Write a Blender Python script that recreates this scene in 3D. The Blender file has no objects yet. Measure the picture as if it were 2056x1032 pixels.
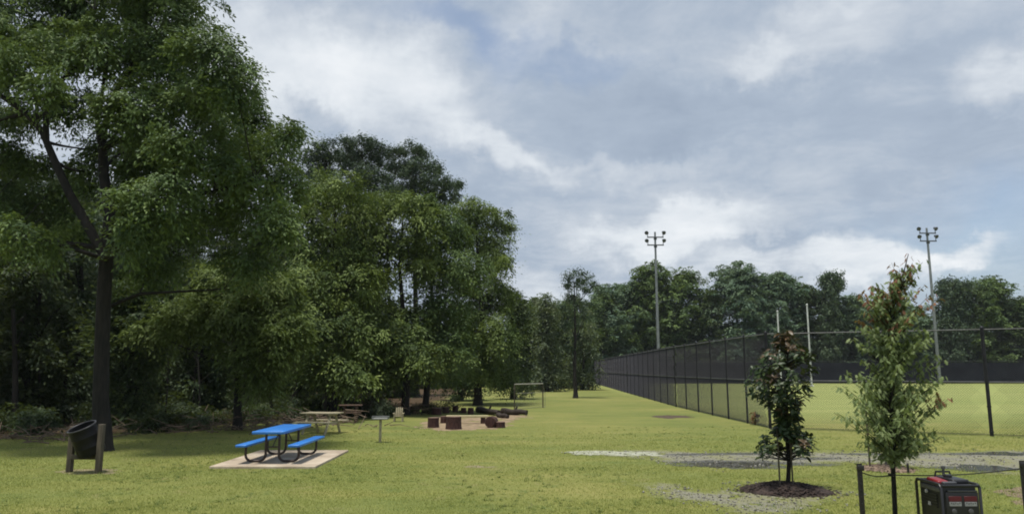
import bpy, bmesh, math, random
import numpy as np
from mathutils import Vector, Matrix

SC = bpy.context.scene
COL = SC.collection
R = math.radians

# ------------------------------------------------------------------ camera
F = 1480.0                      # focal length in pixels of the 2056 px wide photograph
CAM_Z = 2.25
PITCH = math.atan((742 - 516) / F)
cam = bpy.data.cameras.new('camera')
cam.sensor_width = 36.0
cam.lens = 36.0 * F / 2056.0
cam.clip_start = 0.1
cam.clip_end = 5000
cam_o = bpy.data.objects.new('camera', cam)
COL.objects.link(cam_o)
cam_o.location = (0, 0, CAM_Z)
cam_o.rotation_euler = (R(90) + PITCH, 0, 0)
SC.camera = cam_o

SC.view_settings.view_transform = 'Standard'
SC.view_settings.look = 'None'
SC.view_settings.exposure = 0.5
SC.view_settings.gamma = 1
SC.view_settings.use_curve_mapping = False
SC.cycles.max_bounces = 9
SC.cycles.diffuse_bounces = 5
SC.cycles.glossy_bounces = 2
SC.cycles.transmission_bounces = 5
SC.cycles.transparent_max_bounces = 6
SC.cycles.filter_width = 1.9

SP, CP = math.sin(PITCH), math.cos(PITCH)


def ray(px, py):
    v = (516 - py) / F
    return np.array([(px - 1028) / F, CP - v * SP, SP + v * CP])


def P(px, py, Y):
    """point seen at a photo position, at distance Y in front of the camera"""
    d = ray(px, py)
    return np.array([0, 0, CAM_Z]) + d * (Y / d[1])


def G(px, py, z=0.0):
    """ground point seen at a photo position"""
    d = ray(px, py)
    return np.array([0, 0, CAM_Z]) + d * ((z - CAM_Z) / d[2])


def mpp(Y):
    """metres per photo pixel at distance Y (near the horizon)"""
    return Y / F


# ------------------------------------------------------------------ sun and sky
SUN_DIR = Vector((-0.12, -0.14, 0.95)).normalized()        # towards the sun
sun = bpy.data.lights.new('sun', 'SUN')
sun.energy = 3.1
sun.angle = R(9)
sun.color = (1.0, 0.95, 0.86)
sun_o = bpy.data.objects.new('sun', sun)
COL.objects.link(sun_o)
sun_o.rotation_euler = SUN_DIR.to_track_quat('Z', 'Y').to_euler()
sun_o.location = (10, -10, 60)


class NT:
    """tiny node-tree helper"""
    def __init__(s, tree):
        s.t = tree
        s.n = tree.nodes
        s.l = tree.links

    def node(s, typ, **kw):
        n = s.n.new(typ)
        for k, v in kw.items():
            setattr(n, k, v)
        return n

    def put(s, sock, val):
        if val is None:
            return
        if isinstance(val, bpy.types.NodeSocket):
            s.l.new(val, sock)
        else:
            if hasattr(sock, 'default_value'):
                dv = sock.default_value
                if hasattr(dv, '__len__') and len(dv) == 4 and len(val) == 3:
                    val = (*val, 1)
                sock.default_value = val

    def math(s, op, a, b=None, clamp=False):
        n = s.node('ShaderNodeMath', operation=op, use_clamp=clamp)
        s.put(n.inputs[0], a)
        s.put(n.inputs[1], b)
        return n.outputs[0]

    def vmath(s, op, a, b=None, scale=None):
        n = s.node('ShaderNodeVectorMath', operation=op)
        s.put(n.inputs[0], a)
        if b is not None:
            s.put(n.inputs[1], b)
        if scale is not None:
            s.put(n.inputs['Scale'], scale)
        return n.outputs['Value'] if op in ('LENGTH', 'DOT_PRODUCT') else n.outputs[0]

    def noise(s, vec, scale, detail=4, rough=0.55, out='Fac', dist=0.0):
        n = s.node('ShaderNodeTexNoise')
        if vec is not None:
            s.put(n.inputs['Vector'], vec)
        n.inputs['Scale'].default_value = scale
        n.inputs['Detail'].default_value = detail
        n.inputs['Roughness'].default_value = rough
        n.inputs['Distortion'].default_value = dist
        return n.outputs[out]

    def ramp(s, fac, stops, interp='LINEAR'):
        n = s.node('ShaderNodeValToRGB')
        n.color_ramp.interpolation = interp
        e = n.color_ramp.elements
        while len(e) < len(stops):
            e.new(0.5)
        for el, (p, c) in zip(e, stops):
            el.position = p
            el.color = (*c, 1) if hasattr(c, '__len__') else (c, c, c, 1)
        s.put(n.inputs[0], fac)
        return n.outputs[0]

    def mix(s, fac, a, b, mode='MIX'):
        n = s.node('ShaderNodeMix', data_type='RGBA', blend_type=mode)
        s.put(n.inputs[0], fac)
        s.put(n.inputs[6], a)
        s.put(n.inputs[7], b)
        return n.outputs[2]

    def smooth(s, v, a, b, lo=0.0, hi=1.0):
        n = s.node('ShaderNodeMapRange', interpolation_type='SMOOTHSTEP')
        s.put(n.inputs[0], v)
        n.inputs[1].default_value = a
        n.inputs[2].default_value = b
        n.inputs[3].default_value = lo
        n.inputs[4].default_value = hi
        return n.outputs[0]


world = bpy.data.worlds.new('World')
SC.world = world
world.use_nodes = True
w = NT(world.node_tree)
w.n.clear()
wout = w.node('ShaderNodeOutputWorld')
sky = w.node('ShaderNodeTexSky', sky_type='NISHITA', sun_disc=False)
sky.sun_elevation = math.asin(SUN_DIR.z)
sky.sun_rotation = math.atan2(SUN_DIR.x, SUN_DIR.y)
sky.air_density = 1.0
sky.dust_density = 1.5
geo = w.node('ShaderNodeTexCoord')
dirv = w.vmath('NORMALIZE', geo.outputs['Generated'])
# the cloud field: a direction, warped by noise, tested against clouds of a given bearing and spread
wn = w.noise(dirv, 4.5, 7, 0.62, out='Color')
wn = w.vmath('SUBTRACT', wn, (0.5, 0.5, 0.5))
warp = w.vmath('ADD', dirv, w.vmath('SCALE', wn, scale=0.22))
wn2 = w.noise(dirv, 14.0, 6, 0.6, out='Color')
wn2 = w.vmath('SUBTRACT', wn2, (0.5, 0.5, 0.5))
warp = w.vmath('ADD', warp, w.vmath('SCALE', wn2, scale=0.07))
sep = w.node('ShaderNodeSeparateXYZ')
w.put(sep.inputs[0], dirv)
den = w.math('ADD', w.math('MAXIMUM', sep.outputs[2], 0.0), 0.14)
comb = w.node('ShaderNodeCombineXYZ')
w.put(comb.inputs[0], w.math('DIVIDE', sep.outputs[0], den))
w.put(comb.inputs[1], w.math('DIVIDE', sep.outputs[1], den))
flat = comb.outputs[0]
n_big = w.noise(flat, 0.9, 9, 0.6, dist=0.6)
n_fine = w.noise(flat, 3.4, 12, 0.68, dist=0.3)


def blob(px, py, rx, rz, amt, soft=0.25):
    d = ray(px, py)
    d = d / np.linalg.norm(d)
    df = w.vmath('SUBTRACT', warp, tuple(d))
    df = w.vmath('MULTIPLY', df, (F / rx, F / rx, F / rz))
    ln = w.vmath('LENGTH', df)
    return w.smooth(ln, 1.15, soft, 0.0, amt)


def total(lst):
    a = lst[0]
    for b in lst[1:]:
        a = w.math('ADD', a, b)
    return a


bright = total([
    blob(720, 200, 210, 120, 0.26), blob(540, 90, 300, 110, 0.28), blob(900, 130, 300, 130, 0.10), blob(1350, 420, 420, 110, 0.12), blob(870, 240, 120, 110, 0.22),
    blob(1000, 310, 180, 40, 0.32), blob(1300, 310, 190, 34, 0.22), blob(1370, 440, 240, 60, 0.44),
    blob(1600, 100, 330, 70, 0.22), blob(1500, 120, 110, 45, 0.14), blob(1660, 10, 130, 40, 0.20),
    blob(2060, 160, 110, 75, 0.34), blob(1480, 530, 190, 50, 0.34), blob(1760, 535, 120, 62, 0.44, 0.45),
    blob(1920, 520, 95, 36, 0.34), blob(1100, 590, 220, 80, 0.24), blob(1040, 50, 120, 70, 0.20),
    blob(630, 260, 80, 60, -0.30), blob(1160, 170, 230, 60, -0.12), blob(1350, 230, 330, 60, -0.12),
    blob(1900, 330, 250, 110, -0.06), blob(1050, 460, 130, 80, -0.10), blob(1550, 480, 130, 22, -0.14),
    blob(300, 300, 500, 350, 0.22),
])
tex = w.math('ADD', w.math('MULTIPLY', w.math('SUBTRACT', n_big, 0.5), 0.50),
             w.math('MULTIPLY', w.math('SUBTRACT', n_fine, 0.5), 0.78))
bval = w.math('ADD', w.math('ADD', bright, tex), 0.33, clamp=True)
cloud = w.ramp(bval, [(0.0, (0.240, 0.290, 0.365)), (0.28, (0.298, 0.350, 0.424)), (0.52, (0.405, 0.445, 0.498)),
                      (0.76, (0.535, 0.568, 0.602)), (1.0, (0.640, 0.660, 0.680))])
hole = total([blob(900, 20, 150, 50, 0.50), blob(1010, 75, 110, 45, 0.45), blob(1150, 130, 170, 36, 0.32),
              blob(2010, 560, 260, 130, 0.42), blob(1950, 440, 260, 90, 0.25), blob(1200, -120, 260, 90, 0.3)])
hole = w.math('MULTIPLY', hole, w.smooth(bval, 0.85, 0.45), clamp=True)
bg1 = w.node('ShaderNodeBackground')
w.put(bg1.inputs[0], sky.outputs[0])
bg1.inputs[1].default_value = 0.10
bg2 = w.node('ShaderNodeBackground')
w.put(bg2.inputs[0], cloud)
bg2.inputs[1].default_value = 1.0
ms = w.node('ShaderNodeMixShader')
w.put(ms.inputs[0], w.math('SUBTRACT', 0.96, hole, clamp=True))
w.l.new(bg1.outputs[0], ms.inputs[1])
w.l.new(bg2.outputs[0], ms.inputs[2])
w.l.new(ms.outputs[0], wout.inputs[0])

# ------------------------------------------------------------------ materials
MATS = {}


def new_mat(name):
    m = bpy.data.materials.new(name)
    m.use_nodes = True
    t = NT(m.node_tree)
    t.n.clear()
    out = t.node('ShaderNodeOutputMaterial')
    return m, t, out


def pbsdf(t, col, rough=0.6, metal=0.0, spec=0.4, normal=None):
    b = t.node('ShaderNodeBsdfPrincipled')
    t.put(b.inputs['Base Color'], col)
    t.put(b.inputs['Roughness'], rough)
    b.inputs['Metallic'].default_value = metal
    b.inputs['Specular IOR Level'].default_value = spec
    if normal is not None:
        t.put(b.inputs['Normal'], normal)
    return b.outputs[0]


def bump(t, height, strength=0.4, dist=0.02):
    b = t.node('ShaderNodeBump')
    b.inputs['Strength'].default_value = strength
    b.inputs['Distance'].default_value = dist
    t.put(b.inputs['Height'], height)
    return b.outputs[0]


def simple(name, c1, c2, scale=8.0, rough=0.6, metal=0.0, spec=0.4, bs=0.2, stretch=(1, 1, 1), lo=0.35, hi=0.65):
    m, t, out = new_mat(name)
    tc = t.node('ShaderNodeTexCoord')
    v = t.vmath('MULTIPLY', tc.outputs['Object'], stretch)
    n = t.noise(v, scale, 6, 0.6)
    col = t.ramp(n, [(lo, c1), (hi, c2)])
    nf = t.noise(v, scale * 5, 4, 0.6)
    sh = pbsdf(t, col, rough, metal, spec, bump(t, nf, bs, 0.01))
    t.l.new(sh, out.inputs[0])
    MATS[name] = m
    return m


def leaf_mat(name, stops, trans=0.28, rough=0.6, spec=0.22, nscale=0.35):
    """stops: dark .. light leaf colours; each leaf has its own tint, shifted by broad colour noise"""
    m, t, out = new_mat(name)
    at = t.node('ShaderNodeAttribute', attribute_name='tint')
    tc = t.node('ShaderNodeTexCoord')
    n = t.noise(tc.outputs['Object'], nscale, 3, 0.6)
    oi = t.node('ShaderNodeObjectInfo')
    f = t.math('ADD', t.math('MULTIPLY', at.outputs['Fac'], 0.55),
               t.math('MULTIPLY', t.math('SUBTRACT', n, 0.34), 1.05))
    f = t.math('ADD', f, t.math('MULTIPLY', t.math('SUBTRACT', oi.outputs['Random'], 0.5), 0.16), clamp=True)
    k = len(stops)
    col = t.ramp(f, [(i / (k - 1), c) for i, c in enumerate(stops)])
    b = pbsdf(t, col, rough, 0, spec)
    tr = t.node('ShaderNodeBsdfTranslucent')
    t.put(tr.inputs[0], t.mix(0.6, col, (0.13, 0.17, 0.02), 'MIX'))
    mx = t.node('ShaderNodeMixShader')
    mx.inputs[0].default_value = trans
    t.l.new(b, mx.inputs[1])
    t.l.new(tr.outputs[0], mx.inputs[2])
    t.l.new(mx.outputs[0], out.inputs[0])
    MATS[name] = m
    return m


leaf_mat('oak_leaf', [(0.030, 0.052, 0.028), (0.074, 0.123, 0.048), (0.157, 0.232, 0.075), (0.234, 0.300, 0.090)])
leaf_mat('deep_leaf', [(0.021, 0.036, 0.024), (0.041, 0.069, 0.036), (0.078, 0.116, 0.047), (0.115, 0.151, 0.053)])
leaf_mat('spring_leaf', [(0.065, 0.098, 0.031), (0.120, 0.171, 0.049), (0.176, 0.234, 0.068), (0.227, 0.281, 0.086)])
leaf_mat('feather_leaf', [(0.040, 0.070, 0.028), (0.105, 0.156, 0.048), (0.209, 0.277, 0.071), (0.277, 0.331, 0.078)])
leaf_mat('pine_leaf', [(0.025, 0.043, 0.030), (0.053, 0.088, 0.052), (0.093, 0.134, 0.073), (0.131, 0.171, 0.085)], trans=0.15)
leaf_mat('far_leaf', [(0.055, 0.102, 0.080), (0.103, 0.170, 0.110), (0.163, 0.234, 0.134), (0.212, 0.274, 0.141)], nscale=0.25)  # lightened and blued: haze of the distance put into the leaf colour
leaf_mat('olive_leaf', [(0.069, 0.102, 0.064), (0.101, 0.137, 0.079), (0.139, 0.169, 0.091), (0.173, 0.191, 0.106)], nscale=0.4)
leaf_mat('deep_leaf_shaded', [(0.013, 0.023, 0.015), (0.025, 0.043, 0.022), (0.047, 0.070, 0.028), (0.069, 0.090, 0.032)])  # darker copy of deep_leaf: the wood's shade is put into the colour
leaf_mat('dry_leaf', [(0.030, 0.024, 0.014), (0.060, 0.046, 0.026), (0.060, 0.064, 0.026), (0.110, 0.090, 0.050)], nscale=1.2)
leaf_mat('maple_leaf', [(0.140, 0.190, 0.075), (0.200, 0.262, 0.108), (0.265, 0.330, 0.150), (0.350, 0.400, 0.220)], trans=0.45, nscale=2.0)
leaf_mat('red_leaf', [(0.120, 0.072, 0.036), (0.204, 0.096, 0.054), (0.276, 0.132, 0.084), (0.264, 0.192, 0.084)], trans=0.35, nscale=3.0)
leaf_mat('magnolia_leaf', [(0.009, 0.020, 0.006), (0.018, 0.038, 0.009), (0.036, 0.060, 0.014), (0.081, 0.100, 0.023)], trans=0.1, rough=0.45, spec=0.3, nscale=2.5)
leaf_mat('bronze_leaf', [(0.039, 0.026, 0.012), (0.072, 0.046, 0.017), (0.098, 0.055, 0.019), (0.130, 0.085, 0.039)], trans=0.12, rough=0.4, spec=0.5, nscale=3.0)
leaf_mat('blade', [(0.270, 0.305, 0.082), (0.340, 0.372, 0.102), (0.424, 0.447, 0.137), (0.542, 0.538, 0.215)], trans=0.3, rough=0.6, nscale=0.6)

simple('bark', (0.006, 0.006, 0.005), (0.022, 0.019, 0.016), 6, 0.9, bs=0.8, stretch=(2, 2, 0.35))
simple('pale_bark', (0.090, 0.080, 0.065), (0.190, 0.170, 0.140), 10, 0.85, bs=0.5, stretch=(2, 2, 0.4))
simple('grey_bark', (0.030, 0.028, 0.024), (0.075, 0.068, 0.058), 10, 0.9, bs=0.5, stretch=(2, 2, 0.4))
m, t, out = new_mat('blue_plastic')
tc = t.node('ShaderNodeTexCoord')
vo = t.node('ShaderNodeTexVoronoi')
vo.inputs['Scale'].default_value = 30.0
t.put(vo.inputs['Vector'], t.vmath('MULTIPLY', tc.outputs['Object'], (1, 0.6, 1)))
hol = t.smooth(vo.outputs['Distance'], 0.38, 0.22)
wear = t.noise(tc.outputs['Object'], 2.2, 6, 0.65)
bc = t.ramp(wear, [(0.3, (0.022, 0.150, 0.500)), (0.55, (0.035, 0.200, 0.600)), (0.75, (0.085, 0.260, 0.620))])
bc = t.mix(t.math('MULTIPLY', hol, 0.45), bc, (0.010, 0.060, 0.230))
t.l.new(pbsdf(t, bc, 0.38, 0, 0.5, bump(t, hol, -0.4, 0.006)), out.inputs[0])
MATS['blue_plastic'] = m
simple('black_steel', (0.012, 0.012, 0.014), (0.030, 0.026, 0.026), 12, 0.45, spec=0.5, bs=0.1)
simple('brown_black_steel', (0.030, 0.018, 0.014), (0.050, 0.028, 0.022), 12, 0.5, spec=0.5, bs=0.1)
simple('fence_vinyl', (0.010, 0.010, 0.013), (0.020, 0.020, 0.025), 3, 0.5, spec=0.3, bs=0.05)
simple('screen_cloth', (0.012, 0.013, 0.020), (0.024, 0.026, 0.036), 0.6, 0.9, spec=0.1, bs=0.05)
simple('goal_paint', (0.22, 0.21, 0.17), (0.32, 0.31, 0.26), 4, 0.6, bs=0.05)
simple('grey_rail', (0.045, 0.050, 0.050), (0.085, 0.090, 0.090), 3, 0.5, spec=0.4, bs=0.05)
simple('galvanised', (0.17, 0.185, 0.19), (0.25, 0.265, 0.27), 2, 0.45, metal=0.3, bs=0.05)
simple('white_paint', (0.50, 0.52, 0.52), (0.66, 0.67, 0.66), 4, 0.5, bs=0.05)
m, t, out = new_mat('concrete')
tc = t.node('ShaderNodeTexCoord')
n1 = t.noise(tc.outputs['Object'], 1.1, 7, 0.7)
n2 = t.noise(tc.outputs['Object'], 26, 5, 0.7)
bc = t.ramp(n1, [(0.34, (0.27, 0.215, 0.16)), (0.48, (0.40, 0.33, 0.25)), (0.62, (0.50, 0.43, 0.335))])
bc = t.mix(t.smooth(n2, 0.52, 0.70, 0, 0.4), bc, (0.22, 0.18, 0.14))
t.l.new(pbsdf(t, bc, 0.88, 0, 0.25, bump(t, n2, 0.4, 0.008)), out.inputs[0])
MATS['concrete'] = m
simple('post_wood', (0.050, 0.042, 0.030), (0.115, 0.096, 0.070), 9, 0.85, bs=0.5, stretch=(3, 3, 0.3))
simple('cream_wood', (0.27, 0.24, 0.16), (0.42, 0.37, 0.25), 7, 0.75, bs=0.3, stretch=(0.3, 3, 3))
simple('plank_wood', (0.40, 0.36, 0.20), (0.54, 0.48, 0.28), 7, 0.75, bs=0.3)
simple('dark_wood', (0.045, 0.028, 0.018), (0.100, 0.060, 0.040), 8, 0.8, bs=0.4, stretch=(0.4, 3, 3))
simple('stump_bark', (0.030, 0.013, 0.012), (0.075, 0.034, 0.028), 12, 0.9, bs=0.9, stretch=(2, 2, 0.5))
simple('stump_top', (0.130, 0.085, 0.060), (0.240, 0.170, 0.120), 14, 0.85, bs=0.3)
simple('log_bark', (0.018, 0.014, 0.012), (0.055, 0.042, 0.034), 9, 0.9, bs=0.9)
simple('drum_steel', (0.005, 0.005, 0.006), (0.011, 0.010, 0.011), 5, 0.5, spec=0.25, bs=0.1)
simple('drum_rim', (0.04, 0.04, 0.045), (0.09, 0.09, 0.10), 8, 0.4, metal=0.4, bs=0.1)
simple('mulch', (0.014, 0.010, 0.009), (0.062, 0.042, 0.034), 16, 0.95, bs=1.0)
simple('tan_mulch', (0.120, 0.080, 0.060), (0.280, 0.210, 0.150), 14, 0.95, bs=1.0)
simple('sand', (0.170, 0.125, 0.075), (0.320, 0.240, 0.150), 3.0, 0.95, bs=0.6)
simple('dirt', (0.170, 0.140, 0.085), (0.270, 0.230, 0.130), 5.0, 0.95, bs=0.6)
simple('litter', (0.040, 0.028, 0.018), (0.110, 0.075, 0.050), 7.0, 0.95, bs=0.9)
simple('gen_black', (0.010, 0.010, 0.012), (0.018, 0.018, 0.021), 10, 0.42, spec=0.5, bs=0.05)
simple('gen_grey', (0.060, 0.060, 0.066), (0.095, 0.095, 0.10), 10, 0.42, spec=0.5, bs=0.05)
simple('gen_red', (0.20, 0.016, 0.020), (0.26, 0.024, 0.028), 6, 0.35, spec=0.5, bs=0.03)
simple('label_red', (0.085, 0.010, 0.016), (0.115, 0.014, 0.020), 20, 0.5, bs=0.02)
simple('label_white', (0.26, 0.26, 0.27), (0.36, 0.36, 0.36), 25, 0.5, bs=0.02)
simple('strap', (0.014, 0.015, 0.012), (0.026, 0.027, 0.022), 20, 0.7, bs=0.2)
simple('stick', (0.085, 0.060, 0.042), (0.200, 0.150, 0.110), 6, 0.9, bs=0.4)
simple('lamp_grey', (0.050, 0.054, 0.060), (0.085, 0.09, 0.10), 6, 0.5, bs=0.05)
simple('tray_grey', (0.16, 0.165, 0.15), (0.24, 0.245, 0.22), 6, 0.7, bs=0.1)


def ground_material():
    m, t, out = new_mat('lawn')
    tc = t.node('ShaderNodeTexCoord')
    o = tc.outputs['Object']
    big = t.noise(o, 0.10, 5, 0.6)
    st = t.vmath('MULTIPLY', o, (0.35, 1.2, 1))
    mid = t.noise(st, 0.55, 6, 0.65)
    fine = t.noise(o, 9.0, 6, 0.7)
    vf = t.noise(o, 45.0, 4, 0.7)
    c = t.ramp(t.math('ADD', t.math('MULTIPLY', big, 0.5), t.math('MULTIPLY', mid, 0.5)),
               [(0.37, (0.112, 0.144, 0.042)), (0.46, (0.157, 0.177, 0.052)), (0.54, (0.192, 0.198, 0.061)), (0.63, (0.252, 0.234, 0.083))])
    c = t.mix(t.smooth(fine, 0.48, 0.72, 0, 0.45), c, (0.150, 0.175, 0.038))
    c = t.mix(t.smooth(vf, 0.52, 0.75, 0, 0.4), c, (0.36, 0.33, 0.14))
    c = t.mix(t.smooth(vf, 0.45, 0.28, 0, 0.45), c, (0.110, 0.120, 0.028))
    # thin worn spots
    sp = t.noise(o, 0.9, 6, 0.7)
    c = t.mix(t.smooth(sp, 0.57, 0.74, 0, 0.65), c, (0.25, 0.20, 0.11))
    cl = t.noise(t.vmath('MULTIPLY', o, (0.6, 1.0, 1)), 1.7, 5, 0.7)
    c = t.mix(t.smooth(cl, 0.54, 0.68, 0, 0.65), c, (0.095, 0.138, 0.042))
    # the ball field inside the fence: paler, evener turf
    fx = t.node('ShaderNodeSeparateXYZ')
    t.put(fx.inputs[0], o)
    inside = t.math('MULTIPLY', t.smooth(fx.outputs[0], 9.4, 13.0), t.smooth(fx.outputs[1], 26.0, 44.0))
    fieldc = t.ramp(t.noise(t.vmath('MULTIPLY', o, (0.05, 0.28, 1)), 1.0, 6, 0.65), [(0.35, (0.220, 0.258, 0.086)), (0.5, (0.268, 0.302, 0.107)), (0.65, (0.316, 0.332, 0.124))])
    c = t.mix(t.math('MULTIPLY', inside, 0.72), c, fieldc)
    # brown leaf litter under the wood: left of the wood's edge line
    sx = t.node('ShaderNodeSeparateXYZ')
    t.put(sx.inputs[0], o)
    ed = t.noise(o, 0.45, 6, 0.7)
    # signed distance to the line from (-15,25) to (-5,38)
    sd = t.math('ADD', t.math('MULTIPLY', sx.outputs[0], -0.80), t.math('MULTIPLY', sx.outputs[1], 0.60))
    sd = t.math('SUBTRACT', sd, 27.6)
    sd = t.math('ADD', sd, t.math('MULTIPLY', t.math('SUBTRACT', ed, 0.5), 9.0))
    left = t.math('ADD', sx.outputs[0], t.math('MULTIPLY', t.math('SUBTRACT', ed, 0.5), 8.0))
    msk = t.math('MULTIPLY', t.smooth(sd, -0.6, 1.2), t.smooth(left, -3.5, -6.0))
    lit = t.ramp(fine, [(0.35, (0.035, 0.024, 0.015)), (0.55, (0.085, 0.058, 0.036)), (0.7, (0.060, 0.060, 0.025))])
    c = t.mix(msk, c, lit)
    h = t.math('ADD', t.math('MULTIPLY', fine, 0.6), t.math('MULTIPLY', vf, 0.5))
    sh = pbsdf(t, c, 0.95, 0, 0.1, bump(t, h, 0.6, 0.03))
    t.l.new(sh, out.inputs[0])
    MATS['lawn'] = m


def gravel_material():
    m, t, out = new_mat('gravel')
    tc = t.node('ShaderNodeTexCoord')
    o = tc.outputs['Object']
    a = t.noise(o, 0.8, 6, 0.65)
    f = t.noise(o, 22, 5, 0.7)
    c = t.ramp(f, [(0.3, (0.11, 0.105, 0.085)), (0.5, (0.195, 0.188, 0.15)), (0.68, (0.27, 0.26, 0.215))])
    c = t.mix(t.smooth(a, 0.46, 0.62, 0.08, 0.7), c, (0.195, 0.195, 0.075))
    ae = t.node('ShaderNodeAttribute', attribute_name='edge')
    gn = t.noise(o, 7.0, 5, 0.7)
    c = t.mix(t.smooth(t.math('ADD', ae.outputs['Fac'], t.math('MULTIPLY', t.math('SUBTRACT', gn, 0.5), 1.3)), 0.55, 0.15), c, (0.170, 0.182, 0.056))
    at = t.node('ShaderNodeAttribute', attribute_name='wet')
    c = t.mix(t.math('MULTIPLY', at.outputs['Fac'], 0.85), c, (0.040, 0.037, 0.031))
    r = t.math('SUBTRACT', 0.9, t.math('MULTIPLY', at.outputs['Fac'], 0.62))
    sh = pbsdf(t, c, r, 0, 0.3, bump(t, f, 0.7, 0.02))
    t.l.new(sh, out.inputs[0])
    MATS['gravel'] = m


def water_material():
    m, t, out = new_mat('pale_sand')
    tc = t.node('ShaderNodeTexCoord')
    n = t.noise(tc.outputs['Object'], 3, 3, 0.5)
    sh = pbsdf(t, t.ramp(t.noise(tc.outputs['Object'], 5, 6, 0.7), [(0.38, (0.20, 0.215, 0.12)), (0.55, (0.36, 0.365, 0.29)), (0.7, (0.40, 0.40, 0.34))]), 0.8, 0, 0.3, bump(t, n, 0.1, 0.02))
    t.l.new(sh, out.inputs[0])
    MATS['pale_sand'] = m


m, t, out = new_mat('puddle_water')
tc = t.node('ShaderNodeTexCoord')
t.l.new(pbsdf(t, t.ramp(t.noise(tc.outputs['Object'], 2.5, 5, 0.65), [(0.4, (0.035, 0.032, 0.026)), (0.62, (0.085, 0.080, 0.062))]), 0.13, 0, 0.5, bump(t, t.noise(tc.outputs['Object'], 9, 3, 0.5), 0.06, 0.01)), out.inputs[0])
MATS['puddle_water'] = m
ground_material()
gravel_material()
water_material()


# ------------------------------------------------------------------ mesh helpers
def tag(o, label=None, cat=None, group=None, kind=None):
    if label:
        o['label'] = label
    if cat:
        o['category'] = cat
    if group:
        o['group'] = group
    if kind:
        o['kind'] = kind
    return o


def empty(name, loc, label, cat, group=None):
    o = bpy.data.objects.new(name, None)
    COL.objects.link(o)
    o.location = tuple(float(v) for v in loc)
    o.empty_display_size = 0.2
    return tag(o, label, cat, group)


def origin_of(o):
    v = np.zeros(3)
    while o is not None:
        v += np.array(o.location)
        o = o.parent
    return v


def raw_mesh(name, verts, quads=None, tris=None, tint=None, smooth=False, attr='tint'):
    """fast mesh from numpy arrays"""
    me = bpy.data.meshes.new(name)
    nv = len(verts)
    me.vertices.add(nv)
    me.vertices.foreach_set('co', np.asarray(verts, dtype=np.float32).ravel())
    nq = 0 if quads is None else len(quads)
    nt = 0 if tris is None else len(tris)
    loops = []
    if nq:
        loops.append(np.asarray(quads, dtype=np.int32).ravel())
    if nt:
        loops.append(np.asarray(tris, dtype=np.int32).ravel())
    lp = np.concatenate(loops)
    me.loops.add(len(lp))
    me.loops.foreach_set('vertex_index', lp)
    me.polygons.add(nq + nt)
    st = np.concatenate([np.arange(nq) * 4, nq * 4 + np.arange(nt) * 3]).astype(np.int32)
    me.polygons.foreach_set('loop_start', st)
    if smooth:
        me.polygons.foreach_set('use_smooth', np.ones(nq + nt, dtype=bool))
    if tint is not None:
        a = me.attributes.new(attr, 'FLOAT', 'FACE' if len(tint) == nq + nt else 'POINT')
        a.data.foreach_set('value', np.asarray(tint, dtype=np.float32))
    me.update(calc_edges=True)
    return me


def link_mesh(name, me, mat, parent=None, loc=None):
    o = bpy.data.objects.new(name, me)
    if mat is not None:
        me.materials.append(MATS[mat] if isinstance(mat, str) else mat)
    if parent is not None:
        o.parent = parent
    if loc is not None:
        o.location = tuple(float(v) for v in loc)
    COL.objects.link(o)
    return o


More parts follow.
